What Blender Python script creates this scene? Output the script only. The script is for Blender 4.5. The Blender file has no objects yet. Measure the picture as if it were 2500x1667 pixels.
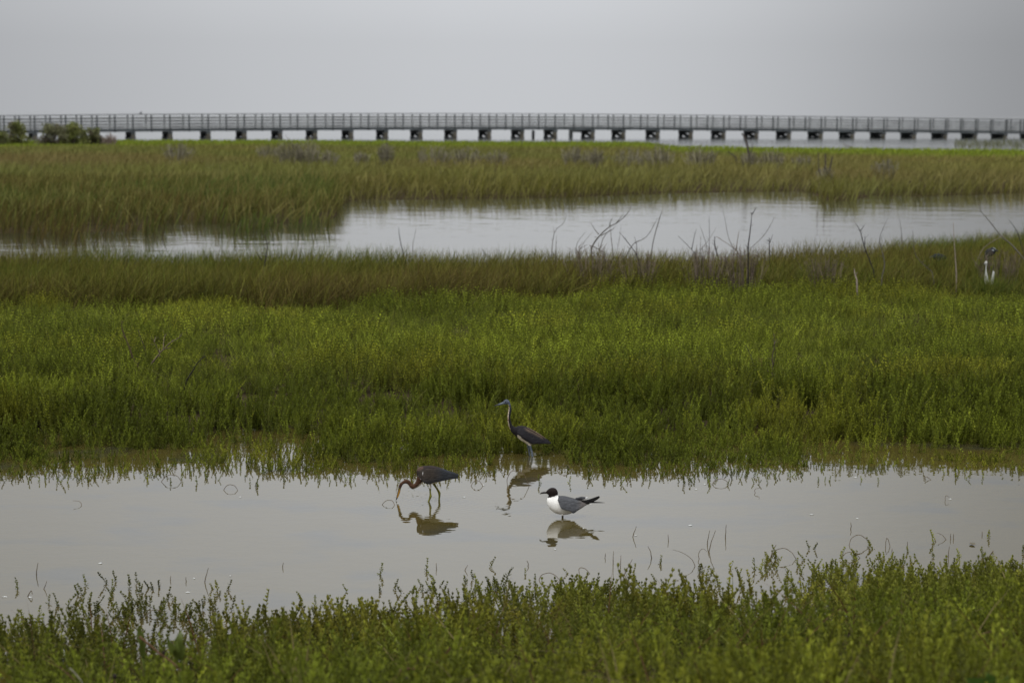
import bpy, math, random
import numpy as np
from mathutils import Vector, Matrix

SC = bpy.context.scene
COL = SC.collection
rng = np.random.default_rng(7)
random.seed(7)

# ------------------------------------------------------------------ camera
W0, H0 = 2500.0, 1667.0
LENS = 70.0
F = LENS / 36.0 * W0
EYE = 2.3
PITCH = math.atan((H0 / 2 - 278.0) / F)
ROLL = math.radians(0.28)
cam_data = bpy.data.cameras.new('camera')
cam = bpy.data.objects.new('camera', cam_data)
COL.objects.link(cam)
cam_data.lens = LENS
cam_data.sensor_width = 36.0
cam_data.clip_start = 0.1
cam_data.clip_end = 20000
RM = Matrix.Rotation(math.pi / 2 - PITCH, 3, 'X') @ Matrix.Rotation(ROLL, 3, 'Z')
cam.matrix_world = Matrix.Translation((0, 0, EYE)) @ RM.to_4x4()
cam_data.dof.use_dof = True
cam_data.dof.focus_distance = 12.1
cam_data.dof.aperture_fstop = 3.9
SC.camera = cam
RN = np.array(RM)

def ray(px, py):
    d = RM @ Vector(((px - W0 / 2) / F, -(py - H0 / 2) / F, -1.0))
    return d

def P(px, py, Y):
    d = ray(px, py)
    t = Y / d.y
    return Vector((d.x * t, Y, EYE + d.z * t))

def G(px, py, z=0.0):
    d = ray(px, py)
    t = (z - EYE) / d.z
    return Vector((d.x * t, d.y * t, z))

def project(x, y, z):
    x, y, z = np.broadcast_arrays(np.asarray(x, float), np.asarray(y, float), np.asarray(z, float))
    v = np.stack([x, y, z - EYE], -1) @ RN
    return W0 / 2 + F * v[..., 0] / -v[..., 2], H0 / 2 - F * v[..., 1] / -v[..., 2]

def lin(r, g, b):
    f = lambda c: c / 12.92 if c <= 0.04045 else ((c + 0.055) / 1.055) ** 2.4
    return np.array([f(r / 255), f(g / 255), f(b / 255)])

# ------------------------------------------------------------------ noise
_tab = np.random.default_rng(3).random(65536)
def vnoise(x, y, s=1.0, seed=0):
    x = np.asarray(x) * s + seed * 17.31; y = np.asarray(y) * s + seed * 9.77
    xi = np.floor(x).astype(np.int64); yi = np.floor(y).astype(np.int64)
    fx = x - xi; fy = y - yi
    fx = fx * fx * (3 - 2 * fx); fy = fy * fy * (3 - 2 * fy)
    h = lambda a, b: _tab[((a * 73856093) ^ (b * 19349663) ^ (seed * 83492791)) & 65535]
    return (h(xi, yi) * (1 - fx) + h(xi + 1, yi) * fx) * (1 - fy) + (h(xi, yi + 1) * (1 - fx) + h(xi + 1, yi + 1) * fx) * fy

def fnoise(x, y, s=1.0, seed=0):
    return (vnoise(x, y, s, seed) * 0.55 + vnoise(x, y, s * 2.1, seed + 1) * 0.3 + vnoise(x, y, s * 4.3, seed + 2) * 0.15)

def sstep(a, b, x):
    t = np.clip((np.asarray(x, float) - a) / (b - a), 0, 1)
    return t * t * (3 - 2 * t)

# ------------------------------------------------------------------ tagging
def tag(o, label=None, cat=None, group=None, kind=None):
    if label: o['label'] = label
    if cat: o['category'] = cat
    if group: o['group'] = group
    if kind: o['kind'] = kind
    return o

def empty(name, loc, label, cat, group=None):
    o = bpy.data.objects.new(name, None)
    COL.objects.link(o)
    o.location = loc
    o.empty_display_size = 0.1
    return tag(o, label, cat, group)

# ------------------------------------------------------------------ materials
def mat(name, color=(0.2, 0.2, 0.2), rough=0.8, spec=0.3, attr=False, noise=0.0, nscale=20.0, bump=0.0, bscale=40.0, transl=0.0, stretch=None):
    m = bpy.data.materials.new(name)
    m.use_nodes = True
    nt = m.node_tree; N = nt.nodes; L = nt.links
    b = N['Principled BSDF']; out = N['Material Output']
    b.inputs['Roughness'].default_value = rough
    b.inputs['Specular IOR Level'].default_value = spec
    src = None
    if attr:
        a = N.new('ShaderNodeVertexColor'); a.layer_name = 'Col'
        src = a.outputs['Color']
    else:
        c = N.new('ShaderNodeRGB'); c.outputs[0].default_value = (*color[:3], 1)
        src = c.outputs[0]
    if noise > 0 or bump > 0:
        tc = N.new('ShaderNodeTexCoord')
        mp = N.new('ShaderNodeMapping')
        L.new(tc.outputs['Object'], mp.inputs['Vector'])
        if stretch: mp.inputs['Scale'].default_value = stretch
    if noise > 0:
        n = N.new('ShaderNodeTexNoise'); n.inputs['Scale'].default_value = nscale; n.inputs['Detail'].default_value = 4
        L.new(mp.outputs[0], n.inputs['Vector'])
        mr = N.new('ShaderNodeMapRange')
        mr.inputs['From Min'].default_value = 0.25; mr.inputs['From Max'].default_value = 0.75
        mr.inputs['To Min'].default_value = 1 - noise; mr.inputs['To Max'].default_value = 1 + noise
        L.new(n.outputs['Fac'], mr.inputs['Value'])
        mx = N.new('ShaderNodeVectorMath'); mx.operation = 'SCALE'
        L.new(src, mx.inputs[0]); L.new(mr.outputs[0], mx.inputs['Scale'])
        src = mx.outputs[0]
    L.new(src, b.inputs['Base Color'])
    if bump > 0:
        n2 = N.new('ShaderNodeTexNoise'); n2.inputs['Scale'].default_value = bscale; n2.inputs['Detail'].default_value = 4
        L.new(mp.outputs[0], n2.inputs['Vector'])
        bp = N.new('ShaderNodeBump'); bp.inputs['Distance'].default_value = bump; bp.inputs['Strength'].default_value = 1
        L.new(n2.outputs['Fac'], bp.inputs['Height']); L.new(bp.outputs[0], b.inputs['Normal'])
    if transl > 0:
        t = N.new('ShaderNodeBsdfTranslucent'); L.new(src, t.inputs['Color'])
        ms = N.new('ShaderNodeMixShader'); ms.inputs[0].default_value = transl
        L.new(b.outputs[0], ms.inputs[1]); L.new(t.outputs[0], ms.inputs[2])
        L.new(ms.outputs[0], out.inputs['Surface'])
    return m

def water_mat(name, base, base2, bscale, bdist, rough, bscale2=None, bdist2=0.0, patch=0.6, stretch=(1, 1, 1), ior=1.36, rings=()):
    m = bpy.data.materials.new(name); m.use_nodes = True
    nt = m.node_tree; N = nt.nodes; L = nt.links
    b = N['Principled BSDF']
    b.inputs['Roughness'].default_value = rough
    b.inputs['IOR'].default_value = ior
    tc = N.new('ShaderNodeTexCoord')
    n0 = N.new('ShaderNodeTexNoise'); n0.inputs['Scale'].default_value = patch; n0.inputs['Detail'].default_value = 5
    mp0 = N.new('ShaderNodeMapping'); mp0.inputs['Scale'].default_value = (1, 1.3, 1)
    L.new(tc.outputs['Object'], mp0.inputs[0]); L.new(mp0.outputs[0], n0.inputs['Vector'])
    rp = N.new('ShaderNodeValToRGB')
    rp.color_ramp.elements[0].position = 0.34; rp.color_ramp.elements[0].color = (*base2, 1)
    rp.color_ramp.elements[1].position = 0.48; rp.color_ramp.elements[1].color = (*base, 1)
    L.new(n0.outputs['Fac'], rp.inputs[0]); L.new(rp.outputs[0], b.inputs['Base Color'])
    mp = N.new('ShaderNodeMapping'); mp.inputs['Scale'].default_value = stretch
    L.new(tc.outputs['Object'], mp.inputs[0])
    n1 = N.new('ShaderNodeTexNoise'); n1.inputs['Scale'].default_value = bscale; n1.inputs['Detail'].default_value = 2
    L.new(mp.outputs[0], n1.inputs['Vector'])
    # ripples come and go over the surface
    n3 = N.new('ShaderNodeTexNoise'); n3.inputs['Scale'].default_value = 0.55; n3.inputs['Detail'].default_value = 2
    L.new(tc.outputs['Object'], n3.inputs['Vector'])
    mr = N.new('ShaderNodeMapRange'); mr.inputs['From Min'].default_value = 0.35; mr.inputs['From Max'].default_value = 0.65
    mr.inputs['To Min'].default_value = 0.35; mr.inputs['To Max'].default_value = 1.0
    L.new(n3.outputs['Fac'], mr.inputs['Value'])
    hsrc = n1.outputs['Fac']
    for cx_, cy_, amp, wl in rings:
        def mn(op, a, b=None):
            q = N.new('ShaderNodeMath'); q.operation = op
            for i, v in enumerate((a, b)):
                if v is None: continue
                if hasattr(v, 'name'): L.new(v, q.inputs[i])
                else: q.inputs[i].default_value = v
            return q.outputs[0]
        dv = N.new('ShaderNodeVectorMath'); dv.operation = 'DISTANCE'
        L.new(tc.outputs['Object'], dv.inputs[0]); dv.inputs[1].default_value = (cx_, cy_, 0)
        d_ = dv.outputs['Value']
        hsrc = mn('ADD', hsrc, mn('MULTIPLY', mn('SINE', mn('MULTIPLY', d_, 6.283 / wl)), mn('MULTIPLY', mn('POWER', 2.718, mn('MULTIPLY', d_, -4.5)), amp)))
    bp = N.new('ShaderNodeBump'); bp.inputs['Distance'].default_value = bdist
    L.new(hsrc, bp.inputs['Height']); L.new(mr.outputs[0], bp.inputs['Strength'])
    if bscale2:
        n2 = N.new('ShaderNodeTexNoise'); n2.inputs['Scale'].default_value = bscale2; n2.inputs['Detail'].default_value = 3
        L.new(mp.outputs[0], n2.inputs['Vector'])
        bp2 = N.new('ShaderNodeBump'); bp2.inputs['Distance'].default_value = bdist2
        L.new(n2.outputs['Fac'], bp2.inputs['Height']); L.new(bp.outputs[0], bp2.inputs['Normal'])
        L.new(bp2.outputs[0], b.inputs['Normal'])
    else:
        L.new(bp.outputs[0], b.inputs['Normal'])
    return m

M_leaf = mat('leaf', attr=True, rough=0.6, spec=0.12, transl=0.42)
M_blade = mat('grass_blade', attr=True, rough=0.65, spec=0.08, transl=0.25)
M_mud = mat('mud', color=(0.038, 0.030, 0.017), rough=1.0, spec=0.0, noise=0.45, nscale=3.0, bump=0.02, bscale=6)
M_deadwood = mat('dead_wood', attr=True, rough=0.9, spec=0.15, noise=0.35, nscale=60)
M_twig = mat('twig', color=(0.085, 0.060, 0.036), rough=0.75, spec=0.3, noise=0.5, nscale=120)
M_foam = mat('foam', color=(0.55, 0.56, 0.55), rough=0.7, noise=0.1, nscale=90)
M_plum = mat('plumage', attr=True, rough=0.82, spec=0.15, noise=0.32, nscale=70, bump=0.006, bscale=90, stretch=(0.45, 1, 1.5))
M_white_plum = mat('smooth_plumage', attr=True, rough=0.85, spec=0.12, noise=0.07, nscale=40, bump=0.002, bscale=90)
M_bill = mat('bill_horn', attr=True, rough=0.45, spec=0.4)
M_eye = mat('eye_dark', color=(0.006, 0.005, 0.004), rough=0.12, spec=0.6)
M_white = mat('eyelid_white', color=(0.75, 0.75, 0.73), rough=0.8)
M_wood = mat('weathered_wood', color=(0.165, 0.172, 0.170), rough=0.85, noise=0.5, nscale=1.1, bump=0.004, bscale=30)
M_wood_dark = mat('wet_dark_wood', color=(0.050, 0.056, 0.057), rough=0.8, noise=0.4, nscale=2.5)
M_pile = mat('pile_wood', color=(0.055, 0.050, 0.038), rough=0.9, noise=0.6, nscale=3.0)
M_fascia = mat('joist_wood', color=(0.16, 0.175, 0.18), rough=0.85, noise=0.35, nscale=1.3)
M_seed = mat('seed_head', color=(0.016, 0.010, 0.008), rough=0.9, noise=0.4, nscale=200)
M_fleaf = mat('floating_leaf', color=(0.06, 0.045, 0.015), rough=0.5)

# ------------------------------------------------------------------ mesh building
def fast_mesh(name, V, Q, mats, col=None, midx=None, smooth=False):
    me = bpy.data.meshes.new(name)
    V = np.ascontiguousarray(V, np.float32); Q = np.ascontiguousarray(Q, np.int32)
    k = Q.shape[1]
    me.vertices.add(len(V)); me.vertices.foreach_set('co', V.ravel())
    me.loops.add(Q.size); me.loops.foreach_set('vertex_index', Q.ravel())
    me.polygons.add(len(Q)); me.polygons.foreach_set('loop_start', np.arange(0, Q.size, k, dtype=np.int32))
    for m in mats: me.materials.append(m)
    if midx is not None: me.polygons.foreach_set('material_index', np.ascontiguousarray(midx, np.int32))
    if col is not None:
        a = me.color_attributes.new('Col', 'FLOAT_COLOR', 'POINT')
        c = np.ones((len(V), 4), np.float32); c[:, :3] = col
        a.data.foreach_set('color', c.ravel())
    me.update(calc_edges=True)
    if smooth: me.polygons.foreach_set('use_smooth', np.ones(len(Q), bool))
    me.validate()
    return me

def link(name, me, parent=None):
    o = bpy.data.objects.new(name, me)
    COL.objects.link(o)
    if parent is not None: o.parent = parent
    return o

class MB:
    def __init__(s): s.v = []; s.f = []; s.c = []
    def add(s, vs, fs, c=None):
        o = len(s.v); s.v += [tuple(v) for v in vs]; s.f += [tuple(i + o for i in f) for f in fs]
        s.c += [tuple(c) if c is not None else (0.1, 0.1, 0.1)] * len(vs)
    def beam(s, p, q, w, h, up=Vector((0, 0, 1))):
        p = Vector(p); q = Vector(q); d = (q - p).normalized()
        side = d.cross(up)
        if side.length < 1e-4: side = d.cross(Vector((0, 1, 0)))
        side.normalize(); u = side.cross(d).normalized()
        vs = [e + side * sx * w / 2 + u * sz * h / 2 for e in (p, q) for sx, sz in ((-1, -1), (1, -1), (1, 1), (-1, 1))]
        s.add(vs, [(0, 1, 2, 3), (7, 6, 5, 4), (0, 4, 5, 1), (1, 5, 6, 2), (2, 6, 7, 3), (3, 7, 4, 0)])
    def tube(s, pts, rad, n=6, c=None, cap=True):
        pts = [Vector(p) for p in pts]
        if not hasattr(rad, '__len__'): rad = [rad] * len(pts)
        vs = []; fs = []
        for i, p in enumerate(pts):
            d = (pts[min(i + 1, len(pts) - 1)] - pts[max(i - 1, 0)])
            if d.length < 1e-9: d = Vector((0, 0, 1))
            d.normalize()
            a = d.cross(Vector((0, 1, 0.001)))
            if a.length < 1e-3: a = d.cross(Vector((1, 0, 0)))
            a.normalize(); b = d.cross(a)
            for k in range(n):
                t = 2 * math.pi * k / n
                vs.append(p + (a * math.cos(t) + b * math.sin(t)) * rad[i])
        for i in range(len(pts) - 1):
            for k in range(n):
                k2 = (k + 1) % n
                fs.append((i * n + k, i * n + k2, (i + 1) * n + k2, (i + 1) * n + k))
        if cap:
            fs.append(tuple(range(n))[::-1]); fs.append(tuple(range((len(pts) - 1) * n, len(pts) * n)))
        s.add(vs, fs, c)
    def build(s, name, m, parent=None, loc=None, smooth=False, attr=False):
        me = bpy.data.meshes.new(name)
        vs = s.v
        if loc is not None: vs = [(x - loc[0], y - loc[1], z - loc[2]) for x, y, z in vs]
        me.from_pydata(vs, [], s.f)
        me.materials.append(m)
        if attr:
            a = me.color_attributes.new('Col', 'FLOAT_COLOR', 'POINT')
            a.data.foreach_set('color', np.array([(*c[:3], 1) for c in s.c], np.float32).ravel())
        me.update()
        if smooth: me.polygons.foreach_set('use_smooth', np.ones(len(me.polygons), bool))
        o = link(name, me, parent)
        if loc is not None and parent is None: o.location = loc
        return o

def catmull(pts, sub):
    pts = np.asarray(pts, float)
    n = len(pts); out = []
    for i in range(n - 1):
        p0 = pts[max(i - 1, 0)]; p1 = pts[i]; p2 = pts[i + 1]; p3 = pts[min(i + 2, n - 1)]
        for k in range(sub):
            t = k / sub
            out.append(0.5 * (2 * p1 + (p2 - p0) * t + (2 * p0 - 5 * p1 + 4 * p2 - p3) * t * t + (3 * p1 - p0 - 3 * p2 + p3) * t ** 3))
    out.append(pts[-1])
    return np.array(out)

# ------------------------------------------------------------------ terrain
def pxline(pts, z=0.0):
    w = [G(x, y, z) for x, y in pts]
    xs = np.array([p.x for p in w]); ys = np.array([p.y for p in w])
    return xs, ys
def edge(xn, yn):
    # boundary given as lateral slope (x / y) -> depth
    s = xn / yn
    o = np.argsort(s)
    return s[o], yn[o]
FAR_BANK = edge(*pxline([(-500, 580), (0, 580), (200, 578), (370, 574), (400, 556), (425, 545), (520, 552), (610, 566), (640, 570), (660, 556), (790, 552), (822, 536), (845, 498), (900, 493), (1100, 492),
                         (1400, 487), (1650, 476), (1950, 471), (1990, 478), (2010, 496), (2085, 496), (2110, 482), (2250, 485), (2500, 475), (3000, 466)]))
STRIP_FRONT = edge(*pxline([(-500, 722), (0, 720), (500, 716), (900, 720), (1300, 708), (1500, 694), (1750, 690), (2000, 694), (2250, 698), (2500, 706), (3000, 712)], 0.25))
STRIP_BACK = edge(np.array([-9.5, -5.2, 0.0, 2.8, 5.0, 6.0, 8.9, 12.0]), np.array([27.6, 27.6, 27.4, 27.7, 28.9, 30.6, 34.0, 37.0]))
SHORE = edge(*pxline([(-500, 344), (0, 344), (300, 342), (700, 342), (1100, 345), (1560, 346), (1650, 356), (1900, 359), (2500, 364), (3000, 368)], 0.24))
def far_bank(x, y): return np.interp(x / y, *FAR_BANK)
def strip_front(x, y): return np.interp(x / y, *STRIP_FRONT)
def strip_back(x, y): return np.interp(x / y, *STRIP_BACK)
def shore(x, y): return np.interp(x / y, *SHORE)
def near_edge(x): return 9.80 + 0.28 * np.clip(x, -3, 3.5) + 0.22 * (fnoise(x, 0 * x, 1.3, 5) - 0.5) * 2
def mid_edge(x): return 12.98 - 0.22 * sstep(-1.2, -3.4, x) + 0.16 * (fnoise(x, 0 * x + 3, 0.9, 11) - 0.5) * 2 + 0.18 * sstep(1.0, 3.5, x)

def ground_h(x, y):
    x = np.asarray(x, float); y = np.asarray(y, float)
    yy = np.maximum(y, 1.0)
    t = near_edge(x) - 1.25 - y
    hn = np.where(t > 0, 0.165 * t, 0.25 * t)
    a = y - (mid_edge(x) + 1.5)
    hm = np.where(a > 0, np.minimum(0.05 * a, 0.06), 0.12 * a)
    near = np.maximum(hn, -0.09)
    mid = np.clip(hm, -0.10, 0.06)
    h = np.maximum(near, mid)
    # lagoon behind the grass strip
    b = y - strip_back(x, yy)
    c = far_bank(x, yy) - y
    lag = np.minimum(np.minimum(b, c) * 0.12, 0.25)
    h = np.where(y > 20, 0.06 - np.maximum(lag + 0.06, 0), h)
    h = np.where((y > 20) & (c < 0), np.clip((-c - 1.2) * 0.03, -0.06, 0.12), h)
    d = y - shore(x, yy)
    h = np.where(y > 90, np.where(d > 0, 0.1 - np.minimum(d * 0.1, 0.9), h), h)
    h = h + 0.02 * (fnoise(x, y, 0.9, 21) - 0.5) * np.where(y < 60, 1, 0)
    return np.maximum(h, -0.8)

ys = np.concatenate([np.linspace(1.0, 20, 130), np.linspace(20.3, 60, 140), np.linspace(61, 260, 130), np.geomspace(300, 9000, 14)])
ss = np.linspace(-1.2, 1.2, 260)
ss = np.sign(ss) * np.abs(ss) ** 1.5
YY, SS = np.meshgrid(ys, ss, indexing='ij')
XX = SS * np.maximum(YY, 4.0) * 1.0
HH = ground_h(XX, YY)
nr, nc = YY.shape
I = np.arange(nr * nc).reshape(nr, nc)
Q = np.stack([I[:-1, :-1].ravel(), I[:-1, 1:].ravel(), I[1:, 1:].ravel(), I[1:, :-1].ravel()], 1)
g = link('ground', fast_mesh('ground', np.stack([XX.ravel(), YY.ravel(), HH.ravel()], 1), Q, [M_mud], smooth=True))
tag(g, 'dark wet mud under the marsh plants', None, None, 'structure')

def sheet(name, y0, y1, half0, half1, m, label):
    me = bpy.data.meshes.new(name)
    me.from_pydata([(-half0, y0, 0), (half0, y0, 0), (half1, y1, 0), (-half1, y1, 0)], [], [(0, 1, 2, 3)])
    me.materials.append(m)
    o = link(name, me); tag(o, label, None, None, 'structure')
    return o
M_wnear = water_mat('pool_water', (0.054, 0.042, 0.012), (0.036, 0.033, 0.019), 9.0, 0.0014, 0.02, 2.6, 0.0030, patch=1.7, ior=1.52, rings=[(G(1300, 1113).x, G(1300, 1113).y, 0.55, 0.055), (G(1045, 1226).x, G(1045, 1226).y, 0.28, 0.045), (G(1072, 1219).x, G(1072, 1219).y, 0.25, 0.05), (G(1373, 1262).x, G(1373, 1262).y, 0.18, 0.04), (G(968, 1218).x, G(968, 1218).y, 0.2, 0.035)])
M_wlag = water_mat('lagoon_water', (0.050, 0.047, 0.028), (0.040, 0.038, 0.024), 3.2, 0.0042, 0.04, 0.8, 0.011, patch=0.3, stretch=(0.7, 1, 1))
M_wsea = water_mat('bay_water', (0.11, 0.115, 0.11), (0.085, 0.09, 0.09), 1.1, 0.05, 0.12, 0.3, 0.10, patch=0.05, stretch=(0.5, 1, 1))
sheet('pool_water', 1.5, 19.0, 14, 18, M_wnear, 'calm shallow brown water of the near pool mirroring the sky')
sheet('lagoon_water', 25.0, 75.0, 25, 60, M_wlag, 'rippled grey lagoon between the grass strip and the far marsh')
sheet('bay_water', 95.0, 9000.0, 110, 9500, M_wsea, 'pale grey open bay beyond the pier reaching the horizon')

# ------------------------------------------------------------------ vegetation
def sprig_template(r, nodes, per, L, Wd, bare, stem_seg=2, e0=25):
    V = []; Qs = []; mid = []
    bx, by = r.normal(0, 0.16, 2)
    wob = r.normal(0, 0.025, (8, 2))
    cen = lambda t: np.array([bx * t * t + np.interp(t, np.linspace(0, 1, 8), wob[:, 0]), by * t * t + np.interp(t, np.linspace(0, 1, 8), wob[:, 1]), t])
    ts = np.linspace(0, 1, stem_seg + 1)
    for t in ts:
        c = cen(t); rad = 0.011 * (1 - 0.6 * t)
        for k in range(3):
            a = k * 2.094
            V.append(c + np.array([math.cos(a) * rad, math.sin(a) * rad, 0]))
    for i in range(stem_seg):
        for k in range(3):
            k2 = (k + 1) % 3
            Qs.append((i * 3 + k, i * 3 + k2, i * 3 + 3 + k2, i * 3 + 3 + k)); mid.append(1)
    az = r.random() * 6.28
    for i in range(nodes):
        t = bare + (1 - bare) * (i + 0.5) / nodes
        c = cen(min(t, 1)); az += math.pi / 2 + r.normal(0, 0.25)
        for k in range(per):
            if r.random() < 0.08: continue
            a = az + k * 2 * math.pi / per + r.normal(0, 0.2)
            top = (t - bare) / (1 - bare)
            e = math.radians(e0 + (66 - e0) * top ** 1.3 + r.normal(0, 12))
            l = L * (0.75 + 0.5 * r.random()) * (1 - 0.35 * max(0, top - 0.7) / 0.3)
            w = Wd * (0.8 + 0.4 * r.random())
            d = np.array([math.cos(e) * math.cos(a), math.cos(e) * math.sin(a), math.sin(e)])
            s = np.array([-math.sin(a), math.cos(a), 0.0]); tw = r.normal(0, 0.4)
            s = s * math.cos(tw) + np.cross(d, s) * math.sin(tw)
            b = len(V)
            m_ = c + d * l * 0.6
            V += [c, m_ + s * w / 2, c + d * l, m_ - s * w / 2]
            Qs.append((b, b + 1, b + 2, b + 3)); mid.append(0)
    return np.array(V), np.array(Qs), np.array(mid)

class Veg:
    def __init__(s): s.V = []; s.Q = []; s.C = []; s.n = 0
    def sprigs(s, temps, pos, h, col, stemcol, shear, spread=1.0):
        which = rng.integers(0, len(temps), len(pos))
        for ti, (tv, tq, tm) in enumerate(temps):
            idx = np.nonzero(which == ti)[0]
            if not len(idx): continue
            n = len(idx)
            a = rng.random(n) * 2 * math.pi
            ca, sa = np.cos(a)[:, None], np.sin(a)[:, None]
            hh = h[idx][:, None]; sp = spread * np.minimum(hh, 0.34) ** 0.5 * 0.5
            x = (tv[None, :, 0] * ca - tv[None, :, 1] * sa) * sp + shear[idx, 0][:, None] * tv[None, :, 2] * hh + pos[idx, 0][:, None]
            y = (tv[None, :, 0] * sa + tv[None, :, 1] * ca) * sp + shear[idx, 1][:, None] * tv[None, :, 2] * hh + pos[idx, 1][:, None]
            z = tv[None, :, 2] * hh + pos[idx, 2][:, None]
            nv = tv.shape[0]
            s.V.append(np.stack([x, y, z], -1).reshape(-1, 3))
            s.Q.append((tq[None] + (np.arange(n) * nv)[:, None, None] + s.n).reshape(-1, 4))
            leafv = np.zeros(nv, bool); 
            for q, m_ in zip(tq, tm):
                if m_ == 0: leafv[q] = True
            jit = np.ones(nv)
            lj = 0.85 + 0.3 * rng.random(len(tq))
            for q, m_, j in zip(tq, tm, lj):
                if m_ == 0: jit[q] = j
            c = col[idx][:, None, :] * jit[None, :, None]
            # lower leaves of these fleshy plants turn yellow-brown with age
            old = np.clip((0.35 - tv[:, 2]) / 0.35, 0, 1)[None, :, None] * 0.15
            c = c * (1 - old) + old * np.array([0.085, 0.062, 0.018])
            c = np.where(leafv[None, :, None], c, stemcol[idx][:, None, :])
            s.C.append(c.reshape(-1, 3)); s.n += n * nv
    def blades(s, pos, h, w, lean, col, tipcol, curl=0.5):
        n = len(pos)
        az = rng.random(n) * math.pi
        fx, fy = np.cos(az), np.sin(az)
        ts = np.array([0, 0.4, 0.75, 1.0]); wf = np.array([0.8, 1.0, 0.6, 0.06])
        Vx = np.zeros((n, 8, 3)); Cc = np.zeros((n, 8, 3))
        for i, (t, f) in enumerate(zip(ts, wf)):
            off = (1 - curl) * t + curl * t * t
            z = h * t * (1 - 0.25 * t * np.minimum(np.hypot(lean[:, 0], lean[:, 1]), 1.2) ** 2)
            cx = pos[:, 0] + lean[:, 0] * h * off; cy = pos[:, 1] + lean[:, 1] * h * off
            for sgn, k in ((-1, 2 * i), (1, 2 * i + 1)):
                Vx[:, k, 0] = cx + sgn * fx * w * f / 2; Vx[:, k, 1] = cy + sgn * fy * w * f / 2; Vx[:, k, 2] = pos[:, 2] + z
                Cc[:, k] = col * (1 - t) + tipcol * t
        q = np.array([(0, 1, 3, 2), (2, 3, 5, 4), (4, 5, 7, 6)])
        s.Q.append((q[None] + (np.arange(n) * 8)[:, None, None] + s.n).reshape(-1, 4))
        s.V.append(Vx.reshape(-1, 3)); s.C.append(Cc.reshape(-1, 3)); s.n += n * 8
    def build(s, name, m, label):
        V = np.concatenate(s.V); Qq = np.concatenate(s.Q); C_ = np.concatenate(s.C)
        o = link(name, fast_mesh(name, V, Qq, [m], col=C_))
        return tag(o, label, None, None, 'stuff')

def fan(n, y0, y1, margin=1.10, extra=1.6):
    # uniform points over the ground between two depths, a little wider than the view
    u = rng.random(n)
    y = np.sqrt(y0 * y0 + u * (y1 * y1 - y0 * y0))
    x = (rng.random(n) * 2 - 1) * (0.2575 * y * margin + extra)
    return x, y

def tufts(n, y0, y1, per, r, margin=1.10, extra=1.6):
    # several stems of a plant rise together and share its vigour and colour
    m = n // per
    cx, cy = fan(m, y0, y1, margin, extra)
    k = np.repeat(np.arange(m), per)
    vig = 0.72 + 0.56 * rng.random(m); tone = 0.62 + 0.78 * rng.random(m) ** 1.1
    return cx[k] + rng.normal(0, r, m * per), cy[k] + rng.normal(0, r * 1.3, m * per), vig[k], tone[k]

tr = np.random.default_rng(11)
T0 = [sprig_template(tr, 14, 4, 0.100, 0.046, 0.05, 3) for _ in range(12)]   # in units scaled by sp / h
T1 = [sprig_template(tr, 11, 4, 0.074, 0.030, 0.1, 2, 34) for _ in range(10)]
T2 = [sprig_template(tr, 8, 3, 0.084, 0.038, 0.12, 1, 38) for _ in range(10)]
T3 = [sprig_template(tr, 12, 4, 0.105, 0.034, 0.1, 3) for _ in range(8)]

def greens(x, y, n, seed=0, bright=1.0):
    a = fnoise(x, y, 0.45, 31 + seed); b = rng.random(n)
    deep = np.array([0.125, 0.150, 0.016]); yel = np.array([0.300, 0.285, 0.028]); fresh = np.array([0.205, 0.240, 0.025])
    k1 = np.clip((a - 0.42) * 3.5, 0, 1)[:, None]
    c = deep * (1 - k1) + fresh * k1
    k2 = (np.clip((fnoise(x, y, 1.1, 41 + seed) - 0.5) * 3, 0, 1) * 0.5 + (b > 0.93) * 0.25)[:, None]
    c = c * (1 - k2) + yel * k2
    return c * (0.6 + 0.8 * rng.random(n))[:, None] * bright
def stems(n):
    a = rng.random(n)[:, None]
    return (np.array([0.095, 0.085, 0.024]) * a + np.array([0.11, 0.13, 0.026]) * (1 - a)) * (0.6 + 0.6 * rng.random(n))[:, None]

HERON = G(1300, 1113)
# -- the green flat between the pool and the grass strip
veg = Veg()
def field(n, y0, y1, temps, hb, spread, hole=0.40):
    x, y, vig, tone = tufts(n, y0, y1, 5, 0.024 if y1 < 20 else 0.04); n = len(x)
    me = mid_edge(x)
    dens = sstep(-0.75, 0.35, y - me) * 0.95 + 0.05 * (y - me > -0.75)
    dens = dens * np.where(y > strip_front(x, y) + 0.5 * (fnoise(x, y, 0.9, 9) - 0.4) * 3, 0.0, 1)
    dens = dens * np.where(fnoise(x, y * 1.6, 1.9, 77) < hole, 0.13, 1.0)
    hx, hy = HERON.x, HERON.y
    dens = dens * np.where((x > hx - 0.26) & (x < hx + 0.24) & (y < hy + 0.08) & (y > hy - 0.9), 0.0, 1.0)
    keep = rng.random(n) < dens
    x, y, vig, tone = x[keep], y[keep], vig[keep], tone[keep]; n = len(x)
    z = ground_h(x, y) - 0.01
    hn = fnoise(x, y, 0.75, 51)
    step = 0.70 + 0.46 * sstep(0.36, 0.60, hn) - 0.14 * (fnoise(x, y, 2.6, 53) - 0.5) * 2
    edge_low = 0.22 + 0.78 * sstep(-0.5, 1.7, y - mid_edge(x))
    h = hb * step * edge_low * vig * (0.75 + 0.42 * rng.random(n)) + np.where(z < 0, -z, 0) * 0.95
    sh = rng.normal(0, 0.16, (n, 2)) + np.array([0.05, 0])
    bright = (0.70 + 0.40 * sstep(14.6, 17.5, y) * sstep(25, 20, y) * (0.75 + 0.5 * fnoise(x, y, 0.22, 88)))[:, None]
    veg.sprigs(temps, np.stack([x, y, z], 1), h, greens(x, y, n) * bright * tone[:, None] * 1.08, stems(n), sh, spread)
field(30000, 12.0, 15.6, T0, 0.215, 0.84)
field(33000, 15.6, 19.0, T1, 0.205, 1.1)
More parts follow.
